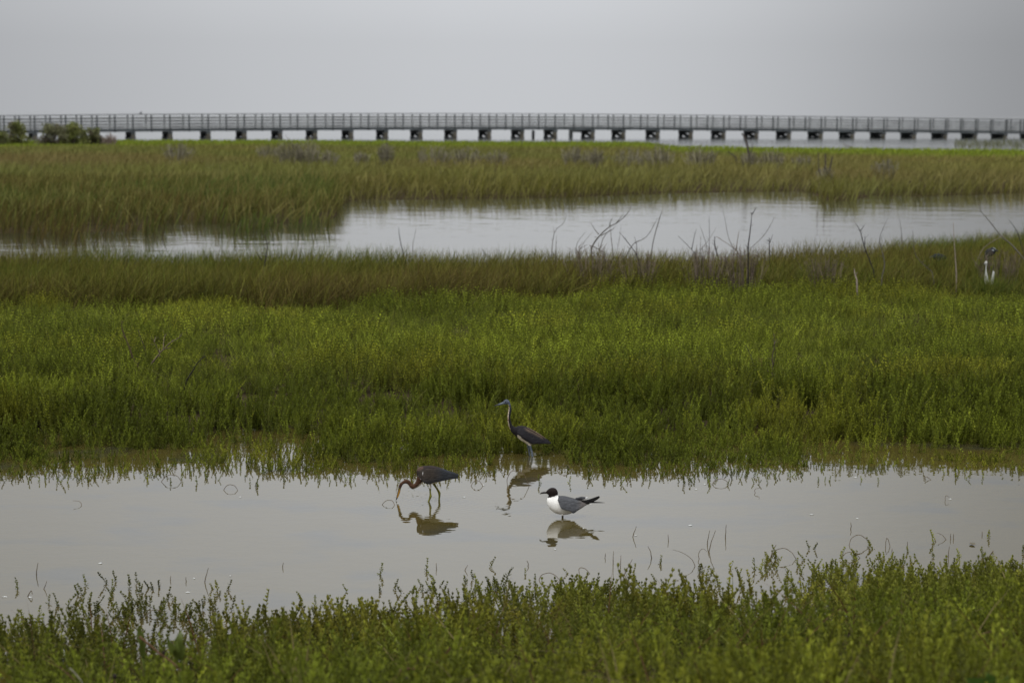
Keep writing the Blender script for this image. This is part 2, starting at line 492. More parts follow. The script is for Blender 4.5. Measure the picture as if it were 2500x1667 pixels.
field(66000, 19.0, 26.0, T2, 0.20, 1.15)
# long pale runners arching over the flat
xs_, ys_ = fan(190, 13.6, 24, 1.0, 0)
zz_ = ground_h(xs_, ys_)
n_ = len(xs_)
veg.blades(np.stack([xs_, ys_, zz_ + 0.05], 1), 0.16 + 0.16 * rng.random(n_), np.full(n_, 0.0045), np.stack([rng.normal(0, 0.9, n_), rng.normal(0, 0.4, n_)], 1),
           np.tile([0.12, 0.12, 0.03], (n_, 1)), np.tile([0.20, 0.20, 0.05], (n_, 1)), 0.8)
veg.build('green_marsh_plants', M_leaf, 'dense green fleshy leaved marsh plants covering the flat behind the pool')

# -- near bank
veg = Veg()
def bank(n, y0, y1, temps, hb, spread, bright, cut_lo=-9.0):
    x, y, vig, tone = tufts(n, y0, y1, 4, 0.018, 1.10, 1.5); n = len(x)
    e = near_edge(x)
    dens = sstep(-0.15, 1.0, e - y) * 0.93 + 0.07 * (e - y > -0.3)
    dens = dens * np.where(fnoise(x, y, 2.4, 81) < 0.40, 0.22, 1.0)
    dens = dens * np.where((fnoise(x, y, 2.0, 66) < 0.47) & (e - y < 1.5), 0.12, 1.0)
    keep = rng.random(n) < dens
    x, y, vig, tone = x[keep], y[keep], vig[keep], tone[keep]; n = len(x)
    z = ground_h(x, y) - 0.01
    h = vig * hb * (0.72 + 0.45 * fnoise(x, y, 1.5, 71)) * (0.75 + 0.5 * rng.random(n)) * (0.24 + 0.76 * sstep(0.0, 1.9, e[keep] - y)) + np.where(z < 0, -z, 0) * 0.95
    sh = rng.normal(0, 0.18, (n, 2))
    k = sstep(1.4, 3.0, near_edge(x) - y)[:, None]
    c = greens(x, y, n, 3) * (0.62 + 0.76 * fnoise(x, y, 1.7, 92))[:, None] * ((0.72 * (1 - k)) * np.array([1.04, 0.93, 1.3]) + bright * k)
    veg.sprigs(temps, np.stack([x, y, z], 1), h, c * (0.2 + 0.8 * tone)[:, None], stems(n), sh, spread)
bank(16500, 7.3, 11.0, T0, 0.20, 0.98, 0.62)
bank(8600, 4.4, 7.4, T3, 0.21, 0.95, 0.80)
# thin reddish and straw stalks tangled in the near bank
xs_, ys_ = fan(420, 4.8, 8.2, 1.1, 0.2); zz_ = ground_h(xs_, ys_); n_ = len(xs_)
pick = (rng.random(n_) < 0.6)[:, None]
veg.blades(np.stack([xs_, ys_, zz_], 1), 0.16 + 0.2 * rng.random(n_), np.full(n_, 0.006), np.stack([rng.normal(0, 0.8, n_), rng.normal(0, 0.5, n_)], 1),
           np.where(pick, np.array([[0.07, 0.035, 0.02]]), np.array([[0.14, 0.11, 0.05]])), np.where(pick, np.array([[0.10, 0.045, 0.02]]), np.array([[0.20, 0.16, 0.07]])), 0.7)
veg.build('near_bank_plants', M_leaf, 'green fleshy leaved plants growing on the near bank and out of the pool edge')

# -- tall grass strip in front of the lagoon
def blades_col(x, y, n, cols, seed):
    a = fnoise(x, y, 0.33, seed); b = rng.random(n)
    k = np.clip(a * 1.7 - 0.35 + (b - 0.5) * 0.8, 0, 0.999) * (len(cols) - 1)
    i = k.astype(int); f = (k - i)[:, None]
    cols = np.array(cols)
    return (cols[i] * (1 - f) + cols[np.minimum(i + 1, len(cols) - 1)] * f) * (0.4 + 1.2 * rng.random(n) ** 1.3)[:, None]
veg = Veg()
n_ = 310000
x, y = fan(n_, 21.6, 36)
sf = strip_front(x, y); sb = strip_back(x, y)
right = sstep(1.5, 6.0, x)
d = (sstep(-0.6, 0.5, y - sf + 1.2 * (fnoise(x, y, 1.0, 8) - 0.45)) * sstep(-0.1, 0.5, sb - y + 0.8 * (fnoise(x, y, 1.3, 12) - 0.5)))
k = rng.random(n_) < d
x, y = x[k], y[k]; n_ = len(x)
z = np.maximum(ground_h(x, y), -0.05)
h = (0.31 + 0.20 * fnoise(x, y, 0.8, 15)) * (0.65 + 0.6 * rng.random(n_)) * (1 - 0.25 * sstep(3.5, 5.0, x) * sstep(24.6, 24.1, y))
lean = np.stack([rng.normal(0.30, 0.5, n_), rng.normal(0, 0.4, n_)], 1)
c = blades_col(x, y, n_, [(0.085, 0.118, 0.018), (0.120, 0.125, 0.020), (0.140, 0.138, 0.026), (0.135, 0.118, 0.030), (0.110, 0.082, 0.028)], 91)
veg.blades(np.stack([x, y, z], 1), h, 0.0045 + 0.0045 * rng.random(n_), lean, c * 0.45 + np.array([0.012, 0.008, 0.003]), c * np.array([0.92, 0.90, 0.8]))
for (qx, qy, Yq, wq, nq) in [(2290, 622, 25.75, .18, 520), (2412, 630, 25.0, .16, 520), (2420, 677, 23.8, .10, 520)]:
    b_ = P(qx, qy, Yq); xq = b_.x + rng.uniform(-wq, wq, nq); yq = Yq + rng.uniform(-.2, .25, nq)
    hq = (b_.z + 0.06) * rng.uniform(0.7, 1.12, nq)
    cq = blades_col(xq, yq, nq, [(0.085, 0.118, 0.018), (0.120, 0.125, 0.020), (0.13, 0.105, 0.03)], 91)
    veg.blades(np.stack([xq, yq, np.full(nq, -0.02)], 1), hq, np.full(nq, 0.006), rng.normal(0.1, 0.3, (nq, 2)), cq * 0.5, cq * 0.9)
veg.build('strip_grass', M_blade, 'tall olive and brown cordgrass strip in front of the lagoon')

# -- reeds standing in the left of the lagoon and the far marsh
veg = Veg()
n_ = 75000
x, y = fan(n_, 33.5, 60)
fb = far_bank(x, y)
left = sstep(-0.075, -0.10, x / y)
clump = fnoise(x * 1.0, y * 0.5, 1.3, 19)
dd = y - fb
d = sstep(-0.3, 0.8, dd + (clump - 0.5) * 4.0) * np.where(dd < 3.0, np.where(clump > 0.47, 1, 0.10), 1.0)
d = np.maximum(d, 0.6 * left * sstep(-4.2, 0, dd) * (clump > 0.55))
k = rng.random(n_) < d * (0.35 + 0.65 * left)
x, y = x[k], y[k]; n_ = len(x); left = left[k]
z = np.maximum(ground_h(x, y), -0.05)
h = (0.50 - 0.06 * left + 0.2 * (fnoise(x, y, 0.5, 23) - 0.5)) * (0.6 + 0.55 * rng.random(n_))
lean = np.stack([rng.normal(0.2, 0.2, n_), rng.normal(0, 0.2, n_)], 1)
cg = blades_col(x, y, n_, [(0.062, 0.105, 0.022), (0.075, 0.105, 0.022), (0.10, 0.10, 0.022), (0.09, 0.068, 0.022)], 95)
co = blades_col(x, y, n_, [(0.105, 0.105, 0.018), (0.10, 0.105, 0.018), (0.085, 0.066, 0.020)], 96)
c = cg * left[:, None] + co * (1 - left[:, None])
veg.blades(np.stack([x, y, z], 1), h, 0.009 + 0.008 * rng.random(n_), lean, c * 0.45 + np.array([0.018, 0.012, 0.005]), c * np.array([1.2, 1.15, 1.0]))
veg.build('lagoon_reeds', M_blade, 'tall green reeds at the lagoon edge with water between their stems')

veg = Veg()
n_ = 190000
x, y = fan(n_, 40, 175, 1.1, 2.5)
fb = far_bank(x, y); shr = shore(x, y)
k = (y > fb + 0.6 + 1.5 * (fnoise(x, y, 0.6, 33) - 0.5)) & (y < shr - 0.5)
x, y = x[k], y[k]; n_ = len(x)
k2 = rng.random(n_) < np.where(y < 80, 1.0, 0.75); x, y = x[k2], y[k2]; n_ = len(x)
z = ground_h(x, y)
toshore = shore(x, y) - y
strip = 1 - sstep(20, 34, toshore + 10 * (fnoise(x, y, 0.12, 3) - 0.5))
h = (0.55 + 0.18 * (fnoise(x, y, 0.35, 43) - 0.5)) * (0.65 + 0.5 * rng.random(n_)) * (1 - 0.4 * strip) * (1 - 0.32 * sstep(60, 110, y))
lean = np.stack([rng.normal(0.25, 0.45, n_), rng.normal(0, 0.35, n_)], 1)
px_, _ = project(x, y, z)
a1 = np.clip(fnoise(x, y, 0.09, 61) * 1.8 - 0.6 + 0.35 * sstep(900, 0, px_) * sstep(60, 85, y), 0, 1)[:, None]
a2 = np.clip(fnoise(x, y * 0.6, 0.16, 62) * 2.4 - 0.75, 0, 1)[:, None]
olive = np.array([0.142, 0.140, 0.038]); brown = np.array([0.142, 0.116, 0.044]); grn = np.array([0.108, 0.135, 0.034]); lime = np.array([0.140, 0.185, 0.020])
c = olive * (1 - a1) + brown * a1
c = c * (1 - 0.5 * a2) + grn * 0.5 * a2
c = c * (1 - strip[:, None]) + lime * strip[:, None]
c = c * (0.7 + 0.6 * rng.random(n_))[:, None]
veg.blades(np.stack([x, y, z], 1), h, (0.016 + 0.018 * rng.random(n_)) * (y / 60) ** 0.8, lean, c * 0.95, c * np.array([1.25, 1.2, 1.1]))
# shoreline weeds standing out in the shallows on the right
n_ = 1100
px_ = 2330 + 330 * rng.random(n_); py_ = 347 + 17 * rng.random(n_)
pts = np.array([tuple(G(a, b)) for a, b in zip(px_, py_)])
c = np.tile([0.11, 0.115, 0.06], (n_, 1)) * (0.7 + 0.6 * rng.random(n_))[:, None]
veg.blades(pts - [0, 0, 0.02], 0.25 + 0.3 * rng.random(n_), np.full(n_, 0.035), rng.normal(0, 0.25, (n_, 2)), c, c)
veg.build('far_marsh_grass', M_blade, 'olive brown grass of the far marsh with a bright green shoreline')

# ------------------------------------------------------------------ birds
class Px:
    """A bird's side view: pixels of a crop of the photograph on the upright plane at depth Y."""
    def __init__(s, ox, oy, sc, Y): s.ox, s.oy, s.sc, s.Y = ox, oy, sc, Y
    def p(s, x, y, d=0.0):
        q = P(s.ox + x / s.sc, s.oy + y / s.sc, s.Y); return Vector((q.x, q.y + d, q.z))
    def inv(s, V):
        a, b = project(V[:, 0], np.full(len(V), s.Y), V[:, 2])
        return (a - s.ox) * s.sc, (b - s.oy) * s.sc

def loft(fr, secs, sub=5, n=20, ratio=0.8):
    """secs: (x1, y1, x2, y2[, ratio[, d1, d2]]) outline pairs in crop pixels -> closed smooth skin."""
    full = []
    for s_ in secs:
        s_ = list(s_)
        if len(s_) < 5: s_.append(ratio)
        if len(s_) < 7: s_ += [0.0, 0.0]
        full.append(s_[:7])
    S = catmull(full, sub)
    V = []; Fc = []
    for x1, y1, x2, y2, r, d1, d2 in S:
        a = fr.p(x1, y1, d1); b = fr.p(x2, y2, d2)
        c = (a + b) / 2; u = (a - b) / 2
        w = Vector((0, 1, 0)); un = u.normalized() if u.length > 1e-9 else Vector((0, 0, 1))
        w = (w - un * w.dot(un)); w.normalize()
        for k in range(n):
            t = 2 * math.pi * k / n
            V.append(c + u * math.cos(t) + w * (u.length * r) * math.sin(t))
    m = len(S)
    for i in range(m - 1):
        for k in range(n):
            k2 = (k + 1) % n
            Fc.append((i * n + k, i * n + k2, (i + 1) * n + k2, (i + 1) * n + k))
    Fc.append(tuple(range(n))[::-1]); Fc.append(tuple(range((m - 1) * n, m * n)))
    return V, Fc

def inpoly(x, y, poly):
    r = np.zeros(len(x), bool); n = len(poly)
    for i in range(n):
        x1, y1 = poly[i]; x2, y2 = poly[(i + 1) % n]
        c = ((y1 > y) != (y2 > y)) & (x < (x2 - x1) * (y - y1) / (y2 - y1 + 1e-12) + x1)
        r ^= c
    return r

def skin(name, mb, voxel, fr, colfn, m, parent, loc, smooth_it=2):
    """One continuous skin: the lofts of MB grown together, coloured by position."""
    me = bpy.data.meshes.new(name + '_raw'); me.from_pydata(mb.v, [], mb.f); me.update()
    o = bpy.data.objects.new(name + '_raw', me); COL.objects.link(o)
    if voxel:
        r = o.modifiers.new('r', 'REMESH'); r.mode = 'VOXEL'; r.voxel_size = voxel
        s_ = o.modifiers.new('s', 'SMOOTH'); s_.factor = 0.5; s_.iterations = smooth_it
    dg = bpy.context.evaluated_depsgraph_get()
    fin = bpy.data.meshes.new_from_object(o.evaluated_get(dg))
    bpy.data.objects.remove(o); bpy.data.meshes.remove(me)
    fin.name = name
    V = np.zeros(len(fin.vertices) * 3, np.float32); fin.vertices.foreach_get('co', V); V = V.reshape(-1, 3)
    cx, cy = fr.inv(V.astype(float))
    C_ = colfn(cx, cy, V)
    a = fin.color_attributes.new('Col', 'FLOAT_COLOR', 'POINT')
    c4 = np.ones((len(V), 4), np.float32); c4[:, :3] = C_
    a.data.foreach_set('color', c4.ravel())
    V = V - np.array(loc, np.float32); fin.vertices.foreach_set('co', V.ravel())
    fin.materials.clear(); fin.materials.append(m)
    fin.polygons.foreach_set('use_smooth', np.ones(len(fin.polygons), bool)); fin.update()
    return link(name, fin, parent)

def lofts(fr, *lists, **kw):
    mb = MB()
    for s_ in lists: mb.add(*loft(fr, s_, **kw))
    return mb

def legs_into(mb, fr, pts, rad, d=0.0):
    P3 = [fr.p(x, y, d) for x, y in pts]
    mb.tube([tuple(p) for p in P3], rad, 8)

def ball(name, c, r, m, parent, loc, flat=1.0):
    mb = MB(); vs = []; fs = []
    nu, nv = 10, 6
    for i in range(nv + 1):
        th = math.pi * i / nv
        for j in range(nu):
            ph = 2 * math.pi * j / nu
            vs.append((c[0] + r * math.sin(th) * math.cos(ph), c[1] + r * flat * math.sin(th) * math.sin(ph), c[2] + r * math.cos(th)))
    for i in range(nv):
        for j in range(nu):
            fs.append((i * nu + j, i * nu + (j + 1) % nu, (i + 1) * nu + (j + 1) % nu, (i + 1) * nu + j))
    mb.add(vs, fs)
    o = mb.build(name, m, parent, None, True)
    o.data.transform(Matrix.Translation(-Vector(loc)))
    return o

def jit(cx, cy, amt, s=0.06, seed=0):
    return cx + amt * (fnoise(cx, cy, s, 100 + seed) - 0.5) * 2, cy + amt * (fnoise(cx, cy, s, 110 + seed) - 0.5) * 2

def const(c):
    return lambda cx, cy, V: np.tile(np.asarray(c, float), (len(V), 1))

# ---- laughing gull-like bird: black hood, grey mantle
def depth_of(px, py): return G(px, py).y
fr = Px(1290, 1160, 8.71, depth_of(1373, 1262))
base = fr.p(722, 888); base.z = 0
gull = empty('gull', base, 'white breasted gull with black hood and grey wings standing in the pool', 'bird')
mb = lofts(fr,
    [(392, 540, 394, 575, 1.0), (402, 480, 412, 640, .8), (440, 440, 450, 705, .72), (500, 420, 505, 758, .7), (560, 420, 560, 797, .7), (620, 428, 622, 818, .72), (700, 438, 702, 834, .74), (780, 448, 780, 837, .74),
     (860, 468, 860, 824, .74), (940, 492, 942, 793, .74), (1020, 520, 1022, 752, .75), (1100, 548, 1102, 708, .8), (1180, 575, 1185, 655, .9), (1245, 590, 1250, 625, 1.0), (1290, 600, 1292, 612, 1.2)],
    [(372, 352, 376, 380, .8), (392, 325, 398, 395, .8), (432, 288, 440, 420, .8), (480, 265, 488, 445, .82), (530, 262, 540, 455, .85), (580, 280, 585, 450, .85), (615, 325, 612, 430, .8), (629, 370, 626, 405, .7)],
    [(428, 400, 618, 350, .75), (425, 450, 628, 410, .75), (405, 500, 650, 450, .7), (400, 560, 690, 500, .65)], n=24)
legs_into(mb, fr, [(722, 800), (724, 850), (722, 960)], [0.007, 0.0055, 0.0055], -0.016)
legs_into(mb, fr, [(728, 800), (730, 850), (726, 960)], [0.007, 0.0055, 0.0055], 0.018)
wht = np.array([0.80, 0.79, 0.76]); hood = np.array([0.014, 0.010, 0.009]); gry = np.array([0.060, 0.062, 0.067])
def gull_col(cx, cy, V):
    jx, jy = jit(cx, cy, 9, 0.05)
    C_ = np.tile(wht, (len(V), 1))
    warm = sstep(640, 800, cy)[:, None] * 0.5
    C_ = C_ * (1 - warm) + warm * np.array([0.74, 0.68, 0.58])
    mant = inpoly(jx, jy, [(640, 400), (760, 430), (900, 465), (1100, 520), (1260, 570), (1240, 600), (1000, 590), (800, 590), (640, 560), (622, 500)])
    C_[mant] = gry
    nape = 470 - (cx - 425) * 0.30
    C_[(jy < nape) & (cx < 660)] = hood
    C_[cy > 838] = np.array([0.035, 0.028, 0.020])
    return C_
skin('body', mb, 0.0022, fr, gull_col, M_white_plum, gull, base)
wing_secs = lambda sg: [(640, 470, 640, 540, .25, sg * .030, sg * .048), (690, 455, 690, 650, .2, sg * .030, sg * .066), (780, 458, 780, 690, .2, sg * .028, sg * .070), (870, 478, 885, 715, .2, sg * .026, sg * .068),
    (950, 498, 950, 765, .2, sg * .024, sg * .060), (1040, 518, 1045, 712, .2, sg * .022, sg * .05), (1140, 535, 1150, 655, .22, sg * .018, sg * .04), (1225, 562, 1228, 608, .3, sg * .014, sg * .026), (1250, 578, 1250, 590, .4, sg * .01, sg * .014)]
def gull_wing_col(cx, cy, V):
    C_ = np.tile(gry, (len(V), 1)) * (0.78 + 0.55 * fnoise(cx * 0.35 + cy * 0.5, cy - cx * 0.3, 0.045, 5))[:, None]
    br = sstep(1000, 1180, cx)[:, None] * 0.55
    C_ = C_ * (1 - br) + br * np.array([0.12, 0.10, 0.085])
    dk = (sstep(690, 770, cy + 0.2 * (cx - 900)) * (cx > 820))[:, None] * 0.6
    return C_ * (1 - dk) + dk * np.array([0.045, 0.045, 0.05])
for sg in (-1, 1):
    skin('wing', lofts(fr, wing_secs(sg), n=16), None, fr, gull_wing_col, M_plum, gull, base)
blk = np.array([0.012, 0.011, 0.011])
for sg, secs in ((-1, [(1120, 505, 1140, 560, .25), (1220, 505, 1250, 600, .2), (1330, 478, 1345, 560, .16), (1430, 442, 1450, 508, .12), (1495, 424, 1512, 458, .1), (1512, 436, 1515, 448, .1)]),
                 (1, [(1150, 560, 1190, 605, .4), (1260, 566, 1280, 606, .3), (1400, 574, 1400, 604, .25), (1520, 582, 1520, 602, .25), (1632, 595, 1632, 600, .4)])):
    s2 = [(*q, sg * .022, sg * .022) for q in secs]
    skin('wing_tip', lofts(fr, s2, n=12), None, fr, const(blk), M_plum, gull, base)
skin('tertial', lofts(fr, [(1000, 478, 1005, 500, .6), (1060, 466, 1060, 520, .6), (1130, 450, 1135, 520, .6), (1200, 458, 1205, 505, .6), (1262, 466, 1265, 490, .6)], n=12), None, fr,
     lambda cx, cy, V: np.where((cx > 1215)[:, None], np.array([[0.5, 0.5, 0.5]]), gry[None]), M_plum, gull, base)
skin('tail', lofts(fr, [(1140, 585, 1150, 680, .9), (1230, 595, 1235, 632, 1.3), (1310, 605, 1312, 618, 2.0), (1345, 609, 1346, 614, 2.5)], n=12), None, fr, const([0.6, 0.6, 0.56]), M_plum, gull, base)
skin('bill', lofts(fr, [(392, 345, 392, 390, .6), (350, 345, 350, 388, .55), (300, 352, 300, 392, .5), (262, 370, 262, 397, .5), (240, 394, 241, 400, .6)], n=12), None, fr, const([0.014, 0.010, 0.009]), M_bill, gull, base)
for sg in (-1, 1):
    dd = sg * 0.0088 * 1.0
    ec = fr.p(472, 338, sg * 0.0095)
    e = ball('eye', ec, 0.0036, M_eye, gull, base)
    for a0, a1 in ((100, 200), (-75, 15)):
        mbq = MB(); pts = []
        for k in range(7):
            a = math.radians(a0 + (a1 - a0) * k / 6)
            pts.append((ec.x + 0.0045 * math.cos(a - 0.6), ec.y + sg * 0.0012, ec.z + 0.0037 * math.sin(a - 0.6)))
        mbq.tube(pts, 0.0012, 5)
        q = mbq.build('eyelid', M_white, gull); q.data.transform(Matrix.Translation(-base))

# ---- standing heron
fr = Px(1190, 950, 4.611, depth_of(1296, 1113))
base = fr.p(490, 745); base.z = 0
h1 = empty('heron', base, 'slate blue heron standing upright with long neck raised at the plant edge', 'bird')
mb = lofts(fr,
    [(290, 440, 285, 495, .7), (320, 424, 312, 520, .62), (350, 413, 340, 545, .6), (385, 409, 372, 572, .58), (425, 417, 412, 597, .56), (462, 430, 452, 619, .55), (500, 449, 488, 624, .5), (545, 476, 534, 612, .46),
     (595, 507, 582, 609, .42), (645, 542, 634, 610, .4), (692, 576, 684, 613, .4), (716, 598, 714, 616, .4)],
    [(176, 138, 184, 170, .55), (196, 120, 200, 171, .6), (216, 113, 216, 168, .65), (236, 122, 226, 168, .65), (251, 145, 232, 174, .7), (262, 175, 238, 186, .8), (269, 215, 239, 222, .85), (266, 262, 232, 264, .85), (259, 310, 226, 312, .85),
     (262, 350, 228, 358, .85), (273, 388, 236, 402, .85), (294, 416, 248, 438, .8), (325, 428, 268, 480, .7), (360, 430, 300, 515, .6)], n=20)
legs_into(mb, fr, [(448, 590), (458, 640), (470, 700), (476, 752), (476, 800)], [0.016, 0.0085, 0.0068, 0.006, 0.006], 0.03)
legs_into(mb, fr, [(470, 590), (482, 640), (500, 700), (506, 752), (506, 800)], [0.016, 0.009, 0.0072, 0.006, 0.006], -0.03)
def h1_col(cx, cy, V):
    jx, jy = jit(cx, cy, 6, 0.08)
    C_ = np.tile(np.array([0.014, 0.0125, 0.014]), (len(V), 1))
    up = sstep(330, 150, cy)[:, None] * (cx < 300)[:, None]
    C_ = C_ * (1 - up) + up * np.array([0.035, 0.042, 0.06])
    hd = ((cy < 185) & (cx < 262))
    C_[hd] = np.array([0.082, 0.096, 0.122])
    # chin and fore-neck stripe, cream with rusty flecks
    fx = np.interp(cy, [165, 186, 222, 264, 312, 358, 402, 438, 470], [214, 238, 239, 232, 226, 228, 236, 248, 262])
    st = (cx < fx + 9 + 4 * (fnoise(cx, cy, 0.12, 3) - 0.5)) & (cy > 172) & (cy < 455) & (cx < 300)
    C_[st] = np.array([0.55, 0.46, 0.36])
    fl = st & (fnoise(cx, cy, 0.16, 9) > 0.55); C_[fl] = np.array([0.20, 0.11, 0.07])
    C_[(cy > 168) & (cy < 178) & (cx > 195) & (cx < 240)] = np.array([0.5, 0.40, 0.30])
    belly = inpoly(jx, jy, [(340, 508), (362, 515), (395, 548), (440, 580), (480, 598), (500, 630), (440, 640), (380, 600), (335, 550)])
    C_[belly] = np.array([0.72, 0.64, 0.52])
    under = (jy > 602) & (cx > 485) & (cx < 570) & (cy < 625); C_[under] = np.array([0.6, 0.52, 0.42])
    leg = (cy > 622) & (cx < 530); C_[leg] = np.array([0.115, 0.135, 0.16])
    return C_
skin('body', mb, 0.0026, fr, h1_col, M_plum, h1, base)
w1 = lambda sg: [(335, 450, 332, 488, .25, sg * .03, sg * .05), (372, 428, 368, 508, .22, sg * .032, sg * .062), (420, 428, 412, 540, .2, sg * .03, sg * .066), (465, 446, 458, 572, .2, sg * .028, sg * .062), (510, 470, 502, 600, .2, sg * .024, sg * .055),
    (560, 500, 552, 604, .2, sg * .020, sg * .045), (610, 530, 602, 604, .22, sg * .016, sg * .036), (665, 566, 656, 608, .25, sg * .012, sg * .026), (714, 602, 712, 612, .4, sg * .008, sg * .012)]
def h1_wing(cx, cy, V):
    C_ = np.tile(np.array([0.0135, 0.0125, 0.0145]), (len(V), 1)) * (0.7 + 0.7 * fnoise(cx * 0.4 + cy * 0.4, cy - cx * 0.55, 0.07, 5))[:, None]
    top = np.interp(cx, [335, 420, 510, 610, 714], [450, 428, 470, 530, 602])
    pl = (sstep(26, 8, cy - top) * sstep(400, 460, cx) * sstep(640, 600, cx))[:, None]
    return C_ * (1 - pl) + pl * np.array([0.085, 0.062, 0.046])
for sg in (-1, 1): skin('wing', lofts(fr, w1(sg), n=16), None, fr, h1_wing, M_plum, h1, base)
def h1_bill(cx, cy, V):
    k = sstep(150, 105, cx)[:, None]
    return np.array([0.105, 0.125, 0.15]) * (1 - k) + k * np.array([0.02, 0.022, 0.028])
skin('bill', lofts(fr, [(188, 136, 190, 170, .5), (165, 147, 166, 174, .45), (130, 162, 132, 181, .4), (100, 174, 101, 187, .4), (74, 188, 74, 191, .5)], n=12), None, fr, h1_bill, M_bill, h1, base)
for sg in (-1, 1): ball('eye', fr.p(205, 139, sg * 0.0095), 0.0042, M_eye, h1, base)
mbp = MB()
for k in range(5):   # tan back plumes
    mbp.tube([fr.p(445, 427 + 3 * k, -0.02 + 0.004 * k), fr.p(520, 464 + 3 * k, -0.02 + 0.004 * k), fr.p(600, 514 + 3 * k, -0.016 + 0.003 * k), fr.p(660, 556 + 2 * k, -0.008 + 0.002 * k)], [0.002, 0.0035, 0.0035, 0.001], 5)
q = mbp.build('plume', mat('tan_plume', color=(0.14, 0.10, 0.072), rough=0.9), h1); q.data.transform(Matrix.Translation(-base))

# ---- feeding heron
fr = Px(940, 1100, 6.818, depth_of(1055, 1222))
base = fr.p(815, 835); base.z = 0
h2 = empty('heron', base, 'rusty necked heron bending down with its yellow bill in the water', 'bird')
mb = lofts(fr,
    [(528, 330, 524, 385, .7), (538, 295, 545, 430, .6), (575, 268, 598, 478, .55), (640, 253, 658, 512, .52), (720, 246, 722, 538, .52), (800, 251, 800, 550, .5), (880, 268, 880, 528, .48), (960, 297, 960, 500, .46), (1040, 327, 1040, 472, .44),
     (1120, 353, 1122, 457, .42), (1180, 373, 1185, 456, .4), (1216, 392, 1212, 448, .4)],
    [(555, 400, 690, 525, .5), (530, 440, 640, 525, .58), (516, 498, 592, 572, .72), (495, 540, 535, 612, .85), (472, 554, 466, 637, .85), (448, 543, 414, 612, .85), (430, 518, 396, 578, .85), (408, 494, 375, 556, .85), (380, 480, 352, 546, .85),
     (342, 477, 332, 546, .82), (302, 498, 306, 556, .8), (268, 522, 288, 578, .75), (238, 560, 276, 605, .7), (224, 600, 264, 636, .65), (218, 636, 256, 660, .6)], n=20)
mb.add(*loft(fr, [(722, 520, 790, 520, .6), (735, 560, 772, 560, .8), (744, 600, 764, 600, .9), (746, 640, 762, 640, 1)], n=14))
legs_into(mb, fr, [(753, 590), (755, 660), (758, 700), (762, 742), (745, 790), (722, 850), (700, 900)], [0.008, 0.0055, 0.0058, 0.0085, 0.0062, 0.0058, 0.0055], -0.03)
legs_into(mb, fr, [(800, 530), (815, 575), (850, 630), (885, 685), (902, 722), (903, 770), (898, 815), (894, 880)], [0.016, 0.0085, 0.0062, 0.0075, 0.0085, 0.0062, 0.0058, 0.0055], 0.03)
rust = np.array([0.060, 0.030, 0.017])
def h2_col(cx, cy, V):
    jx, jy = jit(cx, cy, 8, 0.06)
    C_ = np.tile(np.array([0.028, 0.021, 0.020]), (len(V), 1))
    sl = sstep(820, 1020, cx)[:, None]; C_ = C_ * (1 - sl) + sl * np.array([0.026, 0.029, 0.036])
    C_[(cx < 530) | ((jx < 600) & (cy > 405) & (jy - 420 > (jx - 540) * 0.7))] = rust
    edge_ = (cx > 500) & (cx < 660) & (jy < 330 + (jx - 530) * 0.1) & (cy < 340) & (cx < 640); C_[edge_] = np.array([0.07, 0.045, 0.035])
    belly = inpoly(jx, jy, [(640, 500), (720, 522), (768, 492), (900, 488), (1040, 462), (1140, 446), (1200, 458), (1040, 485), (880, 540), (810, 560), (790, 620), (735, 620), (720, 545), (640, 520)])
    C_[belly] = np.array([0.70, 0.66, 0.56])
    # fore-neck line: outer side of the lower bend, inner side under the chin
    pth = [(640, 512), (590, 560), (540, 606), (500, 630), (478, 638)]
    dmin = np.full(len(cx), 1e9)
    for (a, b), (c, d_) in zip(pth[:-1], pth[1:]):
        t = np.clip(((cx - a) * (c - a) + (cy - b) * (d_ - b)) / ((c - a) ** 2 + (d_ - b) ** 2), 0, 1)
        dmin = np.minimum(dmin, np.hypot(cx - a - t * (c - a), cy - b - t * (d_ - b)))
    C_[dmin < 13 + 5 * (fnoise(cx, cy, 0.05, 4) - 0.5)] = np.array([0.62, 0.56, 0.46])
    ch = inpoly(jx, jy, [(262, 640), (280, 600), (292, 575), (330, 545), (370, 552), (330, 556), (300, 590), (285, 625), (270, 660)]); C_[ch] = np.array([0.66, 0.62, 0.56])
    hd = (cx < 275) & (cy > 560) & ~ch; C_[hd] = np.array([0.045, 0.022, 0.015])
    C_[(cx < 262) & (cy > 612) & ~ch] = np.array([0.16, 0.13, 0.03])
    leg = (cy > 585) & (cx > 690); C_[leg] = np.array([0.17, 0.165, 0.028])
    C_[(cy > 545) & (cy < 612) & (cx > 715) & (cx < 790)] = np.array([0.70, 0.64, 0.54])
    lf = (cx > 795) & (cy > 552) & (cy < 700); C_[lf] = np.array([0.17, 0.155, 0.035])
    return C_
skin('body', mb, 0.0024, fr, h2_col, M_plum, h2, base)
w2 = lambda sg: [(552, 340, 556, 400, .25, sg * .03, sg * .045), (590, 308, 612, 462, .22, sg * .034, sg * .062), (655, 290, 680, 508, .2, sg * .034, sg * .07), (725, 280, 750, 522, .2, sg * .034, sg * .07), (800, 280, 806, 498, .2, sg * .032, sg * .066),
    (890, 292, 892, 488, .2, sg * .028, sg * .056), (980, 318, 982, 474, .2, sg * .024, sg * .046), (1070, 346, 1072, 460, .22, sg * .02, sg * .038), (1150, 370, 1152, 452, .25, sg * .015, sg * .028), (1222, 396, 1218, 452, .25, sg * .012, sg * .02)]
